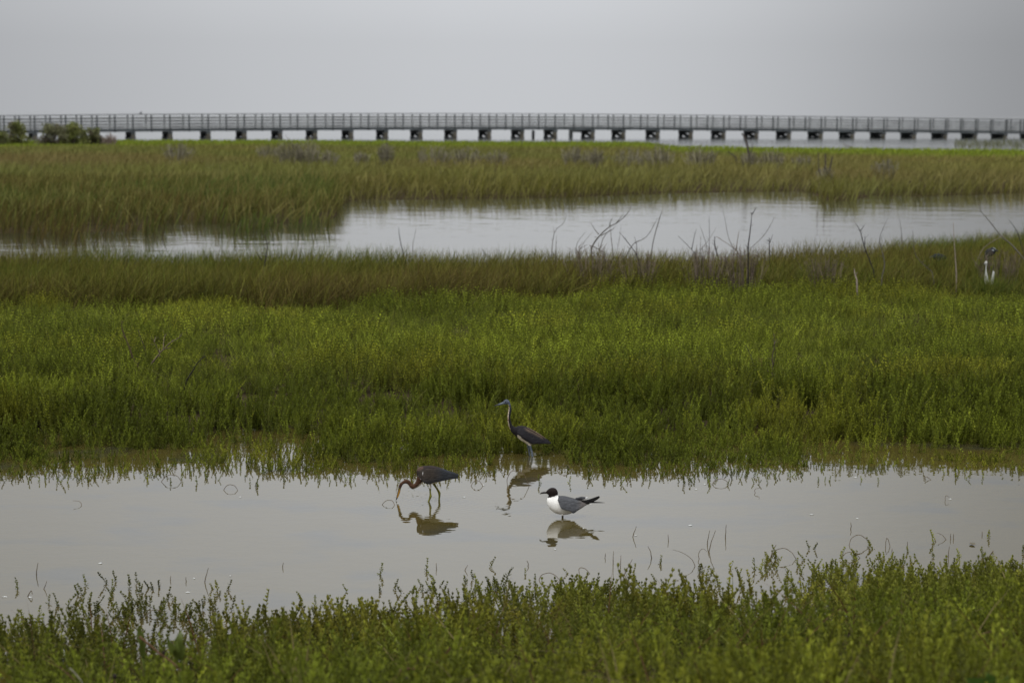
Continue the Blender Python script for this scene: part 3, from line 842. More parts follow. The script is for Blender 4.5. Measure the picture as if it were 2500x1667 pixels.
def h2_wing(cx, cy, V):
    jx, jy = jit(cx, cy, 4, 0.07)
    f = (0.7 + 0.7 * fnoise(cx * 0.5 + cy * 0.3, cy - cx * 0.4, 0.05, 5))[:, None]
    a = np.array([0.025, 0.0195, 0.0150]); b = np.array([0.0165, 0.0180, 0.0205])
    k = np.clip(sstep(760, 1010, cx) + sstep(415, 500, cy) * 0.8, 0, 1)[:, None]
    C_ = (a * (1 - k) + b * k) * f
    C_[inpoly(jx, jy, [(572, 342), (600, 338), (640, 343), (652, 350), (638, 351), (590, 345)])] = np.array([0.36, 0.35, 0.34])
    C_[inpoly(jx, jy, [(540, 385), (556, 392), (580, 425), (612, 450), (604, 458), (560, 425), (540, 402)])] = np.array([0.35, 0.33, 0.32])
    return C_
for sg in (-1, 1): skin('wing', lofts(fr, w2(sg), n=16), None, fr, h2_wing, M_plum, h2, base)
def h2_bill(cx, cy, V):
    mid = np.interp(cy, [640, 700, 750, 795], [232, 222, 207, 192])
    dk = ((cx < mid - 2) | (cy > 778))[:, None]
    return np.where(dk, np.array([[0.022, 0.016, 0.012]]), np.array([[0.34, 0.175, 0.025]]))
skin('bill', lofts(fr, [(218, 625, 258, 652, .5), (215, 660, 254, 680, .45), (206, 700, 240, 722, .42), (195, 748, 224, 762, .4), (184, 796, 203, 800, .4), (178, 822, 186, 824, .5)], n=14), None, fr, h2_bill, M_bill, h2, base)
for sg in (-1, 1): ball('eye', fr.p(240, 612, sg * 0.0085), 0.0036, M_eye, h2, base)

# ---- white egret in the tall grass on the right (crop 2200,580 x 7.84)
fr = Px(2200, 580, 7.84, 24.2)
base = fr.p(1680, 900); base.z = 0.05
eg = empty('egret', base, 'white egret with its neck up, half hidden in the tall grass at right', 'bird')
mb = lofts(fr,
    [(1592, 500, 1600, 512, .6), (1606, 462, 1614, 520, .6), (1630, 446, 1632, 528, .6), (1650, 468, 1622, 532, .6), (1650, 510, 1615, 528, .7), (1637, 545, 1616, 545, .8), (1638, 610, 1612, 610, .8), (1646, 680, 1606, 680, .8), (1658, 740, 1600, 740, .8), (1672, 800, 1598, 800, .8), (1700, 850, 1600, 850, .7)],
    [(1600, 830, 1605, 890, .7), (1640, 845, 1645, 930, .6), (1690, 860, 1700, 945, .55), (1728, 770, 1764, 900, .4), (1752, 650, 1788, 740, .3), (1765, 628, 1790, 668, .3)], n=16)
for d_, x_ in ((-0.03, 1680), (0.03, 1710)): legs_into(mb, fr, [(x_, 860), (x_ - 5, 960), (x_, 1120)], [0.012, 0.007, 0.006], d_)
skin('body', mb, 0.005, fr, lambda cx, cy, V: np.where((cy > 895)[:, None], np.array([[0.02, 0.02, 0.02]]), np.array([[0.46, 0.46, 0.44]])), M_plum, eg, base)
skin('bill', lofts(fr, [(1600, 490, 1604, 516, .6), (1588, 505, 1592, 524, .6), (1570, 524, 1572, 528, .6)], n=10), None, fr, const([0.06, 0.06, 0.07]), M_bill, eg, base)

# ---- dark hunched night-heron-like bird behind the egret
fr = Px(2200, 580, 7.84, 25.5)
base = fr.p(1690, 560); base.z = 0.05
nh = empty('night_heron', base, 'hunched dark heron with a pale cheek stripe perched behind the white egret', 'bird')
mb = lofts(fr,
    [(1590, 400, 1625, 440, .6), (1600, 300, 1680, 400, .65), (1630, 235, 1740, 350, .65), (1690, 205, 1790, 310, .6), (1730, 195, 1815, 270, .6)],
    [(1700, 220, 1720, 270, .6), (1725, 192, 1740, 276, .65), (1765, 188, 1775, 278, .65), (1800, 205, 1805, 268, .6), (1815, 228, 1817, 256, .6)], n=16)
for d_, x_ in ((-0.03, 1650), (0.03, 1690)): legs_into(mb, fr, [(x_, 390), (x_ + 5, 460), (x_, 640)], [0.012, 0.007, 0.006], d_)
def nh_col(cx, cy, V):
    C_ = np.tile(np.array([0.026, 0.025, 0.023]), (len(V), 1)) * (0.4 + 1.2 * fnoise(cx, cy, 0.03, 8))[:, None]
    hd = (cx > 1712) & (cy < 285); C_[hd] = np.array([0.012, 0.014, 0.016])
    C_[inpoly(cx, cy, [(1728, 228), (1745, 222), (1775, 246), (1765, 258), (1738, 246)])] = np.array([0.28, 0.30, 0.30])
    C_[inpoly(cx, cy, [(1740, 180), (1790, 185), (1812, 225), (1800, 235), (1770, 205)])] = np.array([0.16, 0.17, 0.16])
    return C_
skin('body', mb, 0.005, fr, nh_col, M_plum, nh, base)
skin('bill', lofts(fr, [(1808, 226, 1808, 262, .6), (1838, 240, 1838, 264, .55), (1862, 254, 1862, 258, .6)], n=10), None, fr, const([0.015, 0.016, 0.018]), M_bill, nh, base)

fr = Px(2200, 580, 7.84, 26.2)
base = fr.p(720, 540); base.z = 0.05
lb = empty('heron', base, 'dark blue grey bird crouched low in the grass left of the hunched heron', 'bird')
mb = lofts(fr, [(590, 370, 595, 400, .6), (630, 325, 640, 420, .6), (700, 305, 705, 445, .6), (770, 315, 775, 440, .55), (830, 345, 835, 420, .5), (870, 390, 872, 410, .5)],
           [(640, 400, 600, 400, .7), (630, 370, 598, 362, .7), (615, 345, 590, 350, .7), (585, 352, 580, 372, .6)], n=14)
for d_, x_ in ((-0.03, 700), (0.03, 740)): legs_into(mb, fr, [(x_, 420), (x_ + 4, 480), (x_, 620)], [0.012, 0.007, 0.006], d_)
skin('body', mb, 0.005, fr, lambda cx, cy, V: np.array([0.018, 0.022, 0.026])[None] * (0.35 + 1.3 * fnoise(cx, cy, 0.03, 3))[:, None], M_plum, lb, base)
skin('bill', lofts(fr, [(590, 350, 588, 368, .6), (560, 366, 560, 378, .5), (535, 382, 535, 384, .5)], n=10), None, fr, const([0.05, 0.06, 0.07]), M_bill, lb, base)

# ---- far white bird in the marsh (crop 300,260 x 7.84)
fr = Px(300, 260, 7.84, 100.0)
base = fr.p(815, 990); base.z = 0.1
fw = empty('white_bird', base, 'tiny white bird in the far marsh below a dead grey shrub', 'bird')
mb = lofts(fr, [(770, 905, 772, 920, .7), (790, 890, 795, 945, .7), (820, 893, 825, 942, .6), (848, 905, 850, 925, .6)], [(845, 868, 858, 885, .8), (830, 880, 846, 895, .8), (818, 895, 835, 915, .8)], n=12)
for d_, x_ in ((-0.03, 812), (0.03, 826)): legs_into(mb, fr, [(x_, 930), (x_, 990), (x_, 1060)], [0.02, 0.012, 0.012], d_)
skin('body', mb, 0.012, fr, const([0.8, 0.8, 0.8]), M_plum, fw, base)

# ------------------------------------------------------------------ pier
TOPX = [-400, 0, 300, 600, 900, 1230, 1530, 1900, 2250, 2500, 2900]
TOPY = [289, 283.6, 280.3, 279, 277.8, 278, 279.5, 284, 288.7, 292.7, 299.5]
RAIL_H = 1.23
def pier_Y(px): return F * RAIL_H / (35.8 - 6.9 * px / 2500.0)
def pier_top(px): return P(px, float(np.interp(px, TOPX, TOPY)), pier_Y(px))
stations = np.linspace(-70, 2570, 110)
near = [pier_top(x) for x in stations]
zs = np.array([p.z for p in near]); ker = np.ones(15) / 15
zs = np.convolve(np.pad(zs, 7, mode='edge'), ker, 'valid')
for p, z_ in zip(near, zs): p.z = z_
axis = (near[-1] - near[0]); axis.z = 0; axis.normalize()
across = Vector((-axis.y, axis.x, 0))
PW = 2.1
def at_px(px):
    t = np.interp(px, stations, np.arange(len(stations)))
    i = int(min(max(math.floor(t), 0), len(stations) - 2)); f = t - i
    return near[i].lerp(near[i + 1], f)
pb = near[len(near) // 2].copy(); pb.z = 0
pier = empty('pier', pb, 'long grey wooden boardwalk pier with railings crossing the bay', 'pier')
def local(o): o.data.transform(Matrix.Translation(-pb)); return o
def along(off_a, dz, w, h, name, m, step=3):
    mbx = MB()
    for i in range(0, len(near) - 1, step):
        j = min(i + step, len(near) - 1)
        p = near[i] + across * off_a + Vector((0, 0, dz)); q = near[j] + across * off_a + Vector((0, 0, dz))
        mbx.beam(p, q, w, h)
    return local(mbx.build(name, m, pier))
along(PW / 2, -RAIL_H - 0.02, PW + 0.1, 0.05, 'deck', M_wood)
along(-0.07, -RAIL_H + 0.0, 0.04, 0.10, 'deck_edge', M_wood_dark)
for off in (0.02, PW - 0.02):
    along(off, 0.0, 0.15, 0.06, 'top_rail', M_wood_dark)
    for dz in (-0.30, -0.56, -0.82, -1.06):
        along(off, dz, 0.045, 0.15, 'rail', M_wood)
for off in (0.03, PW / 2, PW - 0.03): along(off, -RAIL_H - 0.14, 0.08, 0.18, 'stringer', M_fascia)
# railing posts, near side then far side
bents = [9, 84, 160, 236, 324, 414.6, 508, 596, 683.5, 768.6, 857, 942, 1026, 1110, 1194, 1274.6, 1355, 1447, 1522, 1606, 1687, 1767, 1847.5, 1927, 2005, 2082, 2158, 2233, 2309, 2382, 2455.5, 2527]
post_px = []
for a, b in zip(bents[:-1], bents[1:]): post_px += [a, (a + b) / 2]
post_px = [-30] + post_px + [2500]
n_post = 0
rest = MB()
for side, off in ((0, -0.03), (1, PW + 0.07)):
    for x in post_px:
        p = at_px(x) + across * off
        mbx = rest if n_post >= 99 else MB()
        mbx.beam(p + Vector((0, 0, -RAIL_H - 0.26)), p + Vector((0, 0, -0.035)), 0.10, 0.10)
        if mbx is not rest: local(mbx.build('post', M_wood_dark, pier))
        n_post += 1
if rest.v:
    o = local(rest.build('post', M_wood_dark, pier)); o['kind'] = 'stuff'
for bi, x in enumerate(bents):
    wide = abs(x - 1447) < 1
    c0 = at_px(x); dz = c0.z - RAIL_H - 0.23
    cn = Vector((c0.x, c0.y, 0)); cf = cn + across * PW
    mbx = MB(); mbx.beam(cn - across * 0.16 + Vector((0, 0, dz - 0.13)), cf + across * 0.16 + Vector((0, 0, dz - 0.13)), 0.36, 0.27)
    if wide: mbx.beam(cf + across * 0.12 + Vector((0, 0, dz - 0.13)), cf + across * 1.5 - axis * 0.7 + Vector((0, 0, dz - 0.13)), 0.32, 0.25)
    cap = local(mbx.build('cap', M_wood_dark, pier))
    tops = [(cn, M_pile), (cf, M_wood_dark)]
    if wide: tops.append((cf + across * 1.4 - axis * 0.66, M_wood_dark))
    for c, m_ in tops:
        mbx = MB(); mbx.tube([(c.x, c.y, -0.7), (c.x, c.y, dz - 0.2)], [0.19, 0.20], 10)
        local(mbx.build('pile', m_, cap, smooth=True))
    mbx = MB(); a_ = cf + axis * 0.2; b_ = cn + axis * 0.2
    mbx.beam(a_ + Vector((0, 0, dz - 0.3)), b_ + Vector((0, 0, 0.04)), 0.07, 0.30)
    local(mbx.build('brace', M_wood_dark, cap))
    mbx = MB(); mbx.beam(a_ - axis * 0.42 + Vector((0, 0, 0.05)), b_ - axis * 0.42 + Vector((0, 0, 0.05)), 0.07, 0.22)
    local(mbx.build('tie', M_wood_dark, cap))
# small landing pile beside the walkway
c = at_px(1330) + across * (PW + 0.6); mbx = MB(); mbx.tube([(c.x, c.y, -0.7), (c.x, c.y, 0.75)], 0.14, 10); local(mbx.build('pile', M_wood_dark, pier, smooth=True))

# bird on the rail
c = at_px(343); 
fr = Px(300, 260, 7.84, c.y + 0.02)
zz = P(343, 279.6, c.y).z; lift = c.z + 0.03 - fr.p(340, 128).z
base = Vector((c.x, c.y, c.z + 0.03))
sb_ = empty('seabird', base, 'small dark seabird perched on the pier railing', 'bird')
mb = lofts(fr, [(300, 92, 302, 98, .6), (320, 96, 322, 118, .7), (340, 94, 342, 126, .7), (358, 98, 360, 120, .7), (372, 104, 373, 112, .7)], [(345, 70, 362, 80, .8), (338, 82, 360, 96, .8), (340, 96, 360, 112, .8)], n=10)
for d_, x_ in ((-0.03, 338), (0.03, 350)): legs_into(mb, fr, [(x_, 118), (x_, 130)], [0.018, 0.012], d_)
mb.v = [(x, y, z + lift) for x, y, z in mb.v]
skin('body', mb, 0.014, fr, const([0.12, 0.125, 0.13]), M_plum, sb_, base)

# ------------------------------------------------------------------ dead branches
PALE = (0.20, 0.165, 0.135); DARK = (0.030, 0.025, 0.024); GREY = (0.10, 0.09, 0.08)
GB = 'dead branches along the lagoon edge'
def branch(label, o, limbs, Y, r, colr, name='dead_branch', cat='branch', group=None, sink=0.5):
    ox, oy, sc = o
    yb = oy + limbs[0][0][1] / sc
    Y = min(max((EYE - (0.36 if group == GB else 0.2)) * F / (yb - 278), 14.0), 28.6)
    mbx = MB()
    for li, l in enumerate(limbs):
        rr = 0.62 * r * (1.0 if li == 0 else 0.65)
        pts = catmull([(ox + a / sc, oy + b / sc) for a, b in l], 3)
        n = len(pts); k0 = random.uniform(-0.12, 0.12)
        P3 = []
        for i, (a, b) in enumerate(pts):
            p = P(a, b, Y + (k0 * i / n if li == 0 else 0.12 * i / n * (1 if li % 2 else -1)))
            P3.append(p)
        if li == 0:
            b0 = P3[0].copy(); d_ = (P3[0] - P3[1]).normalized()
            P3 = [Vector((b0.x + d_.x * 0.1, b0.y, min(b0.z - 0.05, 0.0)))] + P3
        n = len(P3)
        rads = [rr * (1 - 0.72 * i / max(n - 1, 1)) * random.uniform(0.85, 1.15) for i in range(n)]
        c0 = np.array(colr) * random.uniform(0.8, 1.2)
        mbx.tube(P3, rads, 6, c0)
        for i in range(2, n - 1):      # short broken spurs
            if random.random() < 0.45:
                d_ = Vector((random.uniform(-1, 1), random.uniform(-.5, .5), random.uniform(0, 1))).normalized()
                mbx.tube([P3[i], P3[i] + d_ * random.uniform(0.02, 0.07)], [rads[i] * 0.6, rads[i] * 0.25], 5, c0)
    b = P(ox + limbs[0][0][0] / sc, oy + limbs[0][0][1] / sc, Y); b.z = 0.05
    return tag(mbx.build(name, M_deadwood, None, b, True, True), label, cat, group)
GB = 'dead branches along the lagoon edge'
A = (1330, 480, 3.794); B = (1650, 450, 2.767); Cc_ = (0, 430, 2.767); Dd = (850, 450, 2.767)
for lab, o, limbs, Y, r, c in [
    ('thin grey stick with one bent arm, leftmost by the tangled dead branches', A, [[(60, 570), (88, 335), (170, 250), (205, 160)], [(88, 335), (78, 270)]], 27.3, .009, GREY),
    ('short straight stick just right of the bent armed stick', A, [[(105, 610), (104, 480), (108, 360)]], 27.0, .009, GREY),
    ('largest tangled dead branch sweeping up to the right over the lagoon', A, [[(430, 570), (440, 460), (520, 350), (600, 280), (690, 230), (770, 150), (808, 70)], [(660, 250), (735, 155)], [(600, 280), (608, 240), (630, 195)], [(500, 350), (460, 300), (425, 240)], [(520, 360), (620, 310), (640, 290)], [(490, 560), (540, 390), (600, 310)], [(440, 455), (600, 545)]], 27.2, .017, GREY),
    ('low forked dead branch left of the largest tangled branch', A, [[(300, 560), (325, 490), (395, 445)], [(325, 490), (380, 400), (445, 325)], [(290, 540), (300, 430), (385, 320)]], 27.4, .010, GREY),
    ('upright stick rising through the largest tangled branch', A, [[(635, 540), (612, 350), (605, 250)]], 27.5, .010, GREY),
    ('slender leaning stick just right of the largest tangled branch', A, [[(665, 520), (690, 400), (710, 250)]], 27.5, .007, GREY),
    ('dark forked stick leaning left in the middle of the grass strip', A, [[(890, 690), (850, 540), (750, 400), (690, 330)], [(853, 545), (850, 440), (830, 370)]], 26.7, .012, DARK),
    ('long curved dead branch arching right towards a straight stick', A, [[(740, 580), (820, 440), (920, 390), (980, 320), (1045, 200)]], 27.3, .011, GREY),
    ('tall straight dead stick tipped with a broken end, met by the arching branch', A, [[(985, 590), (1000, 440), (1040, 280), (1070, 180), (1088, 135)]], 27.2, .014, GREY),
    ('Y shaped dead branch with a long left arm', A, [[(1410, 630), (1390, 540), (1360, 490), (1235, 365)], [(1362, 488), (1385, 370), (1405, 300)]], 27.1, .012, DARK),
    ('crossed thin branch with one arm leaning right, beside the Y shaped branch', A, [[(1470, 610), (1440, 500), (1448, 360)], [(1440, 500), (1520, 400), (1590, 285)]], 27.3, .010, GREY),
    ('plain vertical stick between the crossed branch and the stubby dark stick', A, [[(1520, 560), (1525, 400), (1523, 180)]], 27.4, .009, DARK),
    ('short stick leaning left onto the crossed thin branch', A, [[(1500, 455), (1470, 360), (1435, 265)]], 27.4, .007, GREY),
    ('stubby thick dark curved stick at the grass top', A, [[(1610, 580), (1575, 450), (1575, 370)]], 27.0, .017, DARK),
    ('tallest thin stick leaning left, reaching up to the far bank', A, [[(1745, 480), (1700, 370), (1670, 220), (1635, 50)]], 27.2, .008, GREY),
    ('pale peeling branch with a dark side stem left of the tall forked stick', A, [[(1828, 715), (1800, 540), (1740, 470), (1590, 370)], [(1745, 620), (1760, 520), (1750, 430)], [(1770, 500), (1800, 310)]], 26.4, .014, PALE),
    ('tall dark upright stick forked at its top', A, [[(1885, 760), (1885, 480), (1900, 340), (1920, 155)], [(1920, 165), (1965, 95)], [(1920, 165), (1910, 145)]], 26.0, .017, DARK),
    ('long thin branch curving right from the tall forked stick', A, [[(1905, 480), (2030, 360), (2110, 230), (2120, 185)]], 27.0, .009, GREY),
    ('short black stick with a small hook right of the tall forked stick', A, [[(2085, 590), (2082, 480), (2078, 380)], [(2085, 425), (2112, 350)], [(2078, 412), (2050, 400)]], 27.0, .016, DARK),
    ('leaning forked dead branch in the grass with pale lower stem', B, [[(1335, 580), (1270, 410), (1245, 315), (1212, 262)], [(1247, 316), (1278, 270)], [(1275, 405), (1278, 345)]], 27.2, .014, DARK),
    ('crooked thin branch just right of the leaning forked branch', B, [[(1395, 610), (1410, 530), (1380, 400), (1380, 350), (1430, 230)]], 27.3, .011, GREY),
    ('thin bare stick leaning left at the bank where the lagoon narrows', B, [[(1530, 400), (1520, 290), (1505, 215)]], 28.5, .009, GREY),
    ('long pale branch lying back through the grass with its tip up', B, [[(1730, 590), (1620, 480), (1600, 310)]], 27.6, .010, GREY),
    ('upright pale stick midway between the lagoon bank and the white egret', B, [[(1895, 600), (1885, 450), (1878, 350), (1875, 255)]], 27.4, .013, PALE),
    ('long curved branch leaning left above the hunched heron', B, [[(2352, 505), (2270, 410), (2200, 350), (2110, 240), (2060, 180), (2048, 135)]], 27.6, .016, GREY),
    ('dark branch at the right edge of the grass, crossing behind the long curved branch', B, [[(2352, 470), (2310, 330), (2250, 240)]], 28.4, .013, DARK),
    ('drooping straw coloured stalk arching over the hunched heron', B, [[(2025, 540), (2080, 430), (2170, 370), (2215, 345)]], 27.8, .008, PALE),
    ('short pale stump in front of the leaning forked branch', B, [[(1222, 645), (1210, 605), (1205, 570)]], 26.3, .018, PALE),
    ('lone dark stick with a side twig left of the open lagoon water', Cc_, [[(1778, 640), (1805, 500), (1800, 440), (1790, 395)], [(1803, 460), (1850, 425)], [(1770, 570), (1735, 520)]], 27.0, .013, DARK),
    ('dark straight stick alone at the grass edge left of the middle', Dd, [[(375, 480), (350, 370), (340, 290)]], 27.4, .012, DARK),
    ('faint thin stick just right of the lone dark straight stick', Dd, [[(438, 400), (460, 300)]], 28.0, .007, GREY),
    ('low bent twig lying over the grass tops in the middle of the strip', Dd, [[(945, 500), (900, 435)]], 27.2, .008, DARK),
]:
    branch(lab, o, limbs, Y, r, c, group=GB)
E = (240, 760, 7.35); Fq = (1750, 780, 8.712)
GF = 'dead branches in the green flat'
for lab, o, limbs, Y, r, c in [
    ('long brown dead branch leaning left, tallest of the cluster in the green plants', E, [[(725, 1010), (620, 830), (540, 600), (430, 330), (425, 165)]], 18.6, .013, (0.075, 0.05, 0.035)),
    ('slim dark stem between the long leaning branch and the pale forked one', E, [[(855, 870), (830, 650), (770, 500), (720, 330)]], 18.9, .010, (0.045, 0.032, 0.025)),
    ('pale forked dead branch spreading right in the green plants', E, [[(940, 960), (1100, 750), (1190, 670), (1280, 570), (1450, 470), (1510, 390)], [(1160, 700), (1180, 480), (1215, 410)], [(1090, 740), (1050, 640), (1000, 540), (945, 450)], [(1100, 820), (1100, 660)], [(1190, 670), (1310, 650)], [(1005, 545), (1030, 460)]], 18.7, .011, (0.13, 0.10, 0.07)),
    ('black arching stem right of the pale forked branch', E, [[(1590, 1230), (1700, 1060), (1800, 900), (1940, 790)]], 18.2, .011, DARK),
    ('upright dead stem with pale forked tip among the green plants at right', Fq, [[(1180, 1310), (1180, 1100), (1190, 960), (1180, 800), (1220, 560), (1215, 300)], [(1220, 520), (1280, 420)], [(1195, 1010), (1245, 740), (1230, 620)]], 18.4, .010, (0.07, 0.052, 0.042)),
    ('dark stem leaning left beside the pale tipped upright stem', Fq, [[(838, 1230), (800, 1000), (700, 720), (610, 550)]], 18.5, .008, DARK),
    ('short reddish stump between the two dead stems at right', Fq, [[(965, 1080), (955, 950), (940, 820)]], 18.5, .009, (0.10, 0.055, 0.035)),
]:
    branch(lab, o, limbs, Y, r, c, group=GF)

# ------------------------------------------------------------------ dead shrubs far off
def dead_shrub(px, py, wpx, hpx, label, tall=None, seed=0, fine=1.0, grp='dead shrubs in the far marsh', colr=(0.17, 0.155, 0.105)):
    r = random.Random(seed); b = G(px, py, 0.36); Y = b.y; s = F / Y
    w = wpx / s; h = hpx / s
    mbx = MB()
    for k in range(60):
        a = r.uniform(-1, 1); x0 = b.x + a * w * 0.30; y0 = Y + r.uniform(-.5, .5) * w * 0.6
        hh = 0.3 + h * r.uniform(0.35, 1.0) * (1 - 0.35 * abs(a))
        dx = a * w * r.uniform(0.05, 0.3) + r.uniform(-.08, .08)
        p0 = Vector((x0, y0, 0.0)); p1 = p0 + Vector((dx * .5, r.uniform(-.15, .15), hh * .55 + .1)); p2 = p0 + Vector((dx, r.uniform(-.25, .25), hh + .1))
        c = np.array(colr) * r.uniform(0.6, 1.3)
        mbx.tube([p0, p1, p2], [.016 * fine, .012 * fine, .006 * fine], 4, c)
        for q in range(3):
            t = p1.lerp(p2, r.random()); d_ = Vector((r.uniform(-1, 1), r.uniform(-1, 1), r.uniform(0.1, 1))) * h * 0.2
            mbx.tube([t, t + d_], [.009 * fine, .005 * fine], 4, c)
    if tall:
        for pts, rad in tall:
            P3 = [P(a, c_, Y) for a, c_ in pts]; P3[0].z = 0
            mbx.tube(P3, [rad * (1 - .6 * i / len(P3)) for i in range(len(P3))], 6, np.array((0.06, 0.048, 0.043)))
    return tag(mbx.build('dead_shrub', M_deadwood, None, (b.x, b.y, 0), False, True), label, 'shrub', grp)
for i, a in enumerate([
    (432, 392, 76, 48, 'grey dead shrub beside the tiny white bird in the far marsh'),
    (655, 382, 56, 28, 'low faint dead shrub left of the pair of tall grey shrubs'),
    (705, 398, 60, 60, 'tall grey dead shrub, left one of a pair below the pier'),
    (752, 398, 66, 62, 'tall grey dead shrub, right one of a pair below the pier'),
    (800, 400, 50, 36, 'low dead shrub just right of the tall pair'),
    (882, 396, 40, 26, 'pale tan dead shrub standing alone left of the slim upright shrub'),
    (942, 398, 44, 52, 'slim upright dark dead shrub midway along the far marsh'),
    (1058, 398, 96, 46, 'wide pale pinkish dead shrub left of the centre of the far marsh'),
    (1140, 398, 80, 42, 'wide greyish dead shrub just left of the picture centre'),
    (1215, 398, 60, 32, 'faint low dead shrub right of the wide greyish one'),
    (1398, 402, 56, 48, 'pinkish dead shrub with pale tips right of the centre'),
    (1452, 404, 56, 44, 'dark stemmed dead shrub beside the pinkish shrub with pale tips'),
    (1540, 403, 84, 46, 'broad mauve dead shrub in the right half of the far marsh'),
    (1610, 404, 80, 50, 'broad mauve dead shrub right of a similar one'),
    (1712, 404, 96, 50, 'wide mauve dead shrub left of the tall forked dead tree'),
    (1880, 402, 72, 38, 'mauve dead shrub just right of the tall forked dead tree'),
    (1960, 404, 50, 26, 'low dead shrub left of the three stemmed dead shrub'),
]): dead_shrub(*a, seed=100 + i)
for i, a in enumerate([
    (1445, 668, 130, 70, 'fine dead twig brush around the foot of the largest tangled branch'),
    (1560, 668, 100, 52, 'fine dead twig brush under the long arching dead branch'),
    (1720, 672, 110, 76, 'fine dead twig brush by the Y shaped dead branch'),
    (1815, 676, 110, 80, 'fine dead twig brush around the tall dark forked stick'),
    (2010, 668, 90, 44, 'fine dead twig brush beside the leaning forked branch'),
    (2440, 668, 110, 60, 'fine dead twig brush around the hunched dark heron'),
]): dead_shrub(*a, seed=400 + i, fine=0.22, grp='dead twig brush in the grass strip', colr=(0.11, 0.085, 0.065))
dead_shrub(1830, 406, 40, 40, 'tall forked dead tree with a dark trunk rising against the bay', [([(1829, 404), (1829, 380), (1823, 350), (1818, 335), (1811, 326)], .05), ([(1806, 402), (1796, 384), (1777, 370)], .03), ([(1826, 365), (1838, 350)], .02)], 201)
dead_shrub(2015, 432, 40, 22, 'three stemmed dark dead shrub at the right of the far marsh', [([(2019, 434), (2015, 415), (2015, 375)], .035), ([(2019, 430), (2027, 410), (2032, 383)], .03), ([(2003, 415), (1998, 395), (1998, 372)], .02)], 202)
dead_shrub(2163, 424, 62, 36, 'small bare dead shrub, farthest right in the far marsh', [([(2164, 424), (2166, 405), (2167, 390)], .03)], 203)

# ------------------------------------------------------------------ green shrubs by the pier on the left
def green_shrub(px, py, wpx, hpx, label, seed, cols, Y=None, top=1.0):
    r = np.random.default_rng(seed); b = G(px, py, 0.3); s = F / b.y
    w = wpx / s; h = hpx / s + 0.25
    t = empty('shrub', (b.x, b.y, 0.0), label, 'shrub', 'green shrubs in front of the pier')
    n = 2400
    nb = 60
    hz = r.random(nb); bc = np.stack([r.uniform(-0.68, 0.68, nb) * w * (1.1 - 0.75 * hz), r.normal(0, 0.22, nb) * w, (0.12 + 0.80 * hz) * h], 1)
    br = (0.12 + 0.13 * r.random(nb)) * max(w, h)
    k = r.integers(0, nb, n)
    d = r.normal(0, 1, (n, 3)); d /= np.linalg.norm(d, axis=1)[:, None]
    c = bc[k] + d * br[k][:, None] * r.random(n)[:, None] ** 0.4
    c[:, 2] = np.clip(c[:, 2], 0.02, h * 1.05)
    L_ = 0.05 + 0.06 * r.random(n)
    a = r.normal(0, 1, (n, 3)); a /= np.linalg.norm(a, axis=1)[:, None]
    q = np.cross(a, r.normal(0, 1, (n, 3))); q /= np.linalg.norm(q, axis=1)[:, None]
    V = np.stack([c - a * L_[:, None], c + q * L_[:, None] * .45, c + a * L_[:, None], c - q * L_[:, None] * .45], 1).reshape(-1, 3)
    cc = np.array(cols)[r.integers(0, len(cols), nb)][k] * (0.6 + 0.7 * r.random(n))[:, None]
    link('foliage', fast_mesh('foliage', V, np.arange(4 * n).reshape(n, 4), [M_leaf], col=np.repeat(cc, 4, 0)), t)
    mbx = MB()
    for i in range(22):
        e = bc[i % nb] * r.uniform(0.8, 1.1)
        mbx.tube([(e[0] * .2, e[1] * .2, -0.1), (e[0] * .6, e[1] * .6, e[2] * .5), (e[0], e[1], e[2])], [.04, .025, .01], 5, np.array((0.10, 0.08, 0.065)) * r.uniform(.6, 1.3))
    mbx.build('stem', M_deadwood, t, None, False, True)
g1, g2, g3, g4 = (0.15, 0.17, 0.045), (0.18, 0.19, 0.06), (0.14, 0.145, 0.065), (0.14, 0.12, 0.085)
green_shrub(40, 349, 44, 53, 'tall narrow green shrub with a pointed top at the far left by the pier', 301, [g2, g1, g3, g4])
green_shrub(132, 350, 66, 46, 'pale olive shrub with twiggy top, left of the clustered green shrubs', 302, [g3, (0.17, 0.17, 0.09), g4])
green_shrub(182, 350, 56, 52, 'brightest green shrub with two leafy tops in the cluster by the pier', 303, [g1, g2, g1, g3])
green_shrub(226, 350, 52, 38, 'low rounded green shrub at the right end of the cluster by the pier', 304, [g1, g3, g4])
green_shrub(2, 350, 26, 30, 'small dark shrub cut off by the left edge of the photo', 305, [g1, g3])
dead_shrub(268, 350, 34, 26, 'tiny pinkish dead shrub right of the green shrubs by the pier', seed=310, colr=(0.22, 0.17, 0.14))
# driftwood on the shore
def stick(name, pts, Y, r, c, label, cat):
    mbx = MB(); mbx.tube([P(a, b, Y) for a, b in pts], [r * (1 - .5 * i / len(pts)) for i in range(len(pts))], 6, c)
    b = P(*pts[0], Y); return tag(mbx.build(name, M_deadwood, None, b, True, True), label, cat)
stick('driftwood', [(1353, 349), (1352, 345), (1349, 341)], 148, .07, (0.4, 0.33, 0.25), 'pale stub of driftwood on the shoreline below the pier landing', 'driftwood')
stick('driftwood', [(2081, 360), (2074, 358), (2066, 356), (2058, 351)], 138, .05, (0.16, 0.15, 0.14), 'curved grey driftwood limb poking out of the water at the right shoreline', 'driftwood')

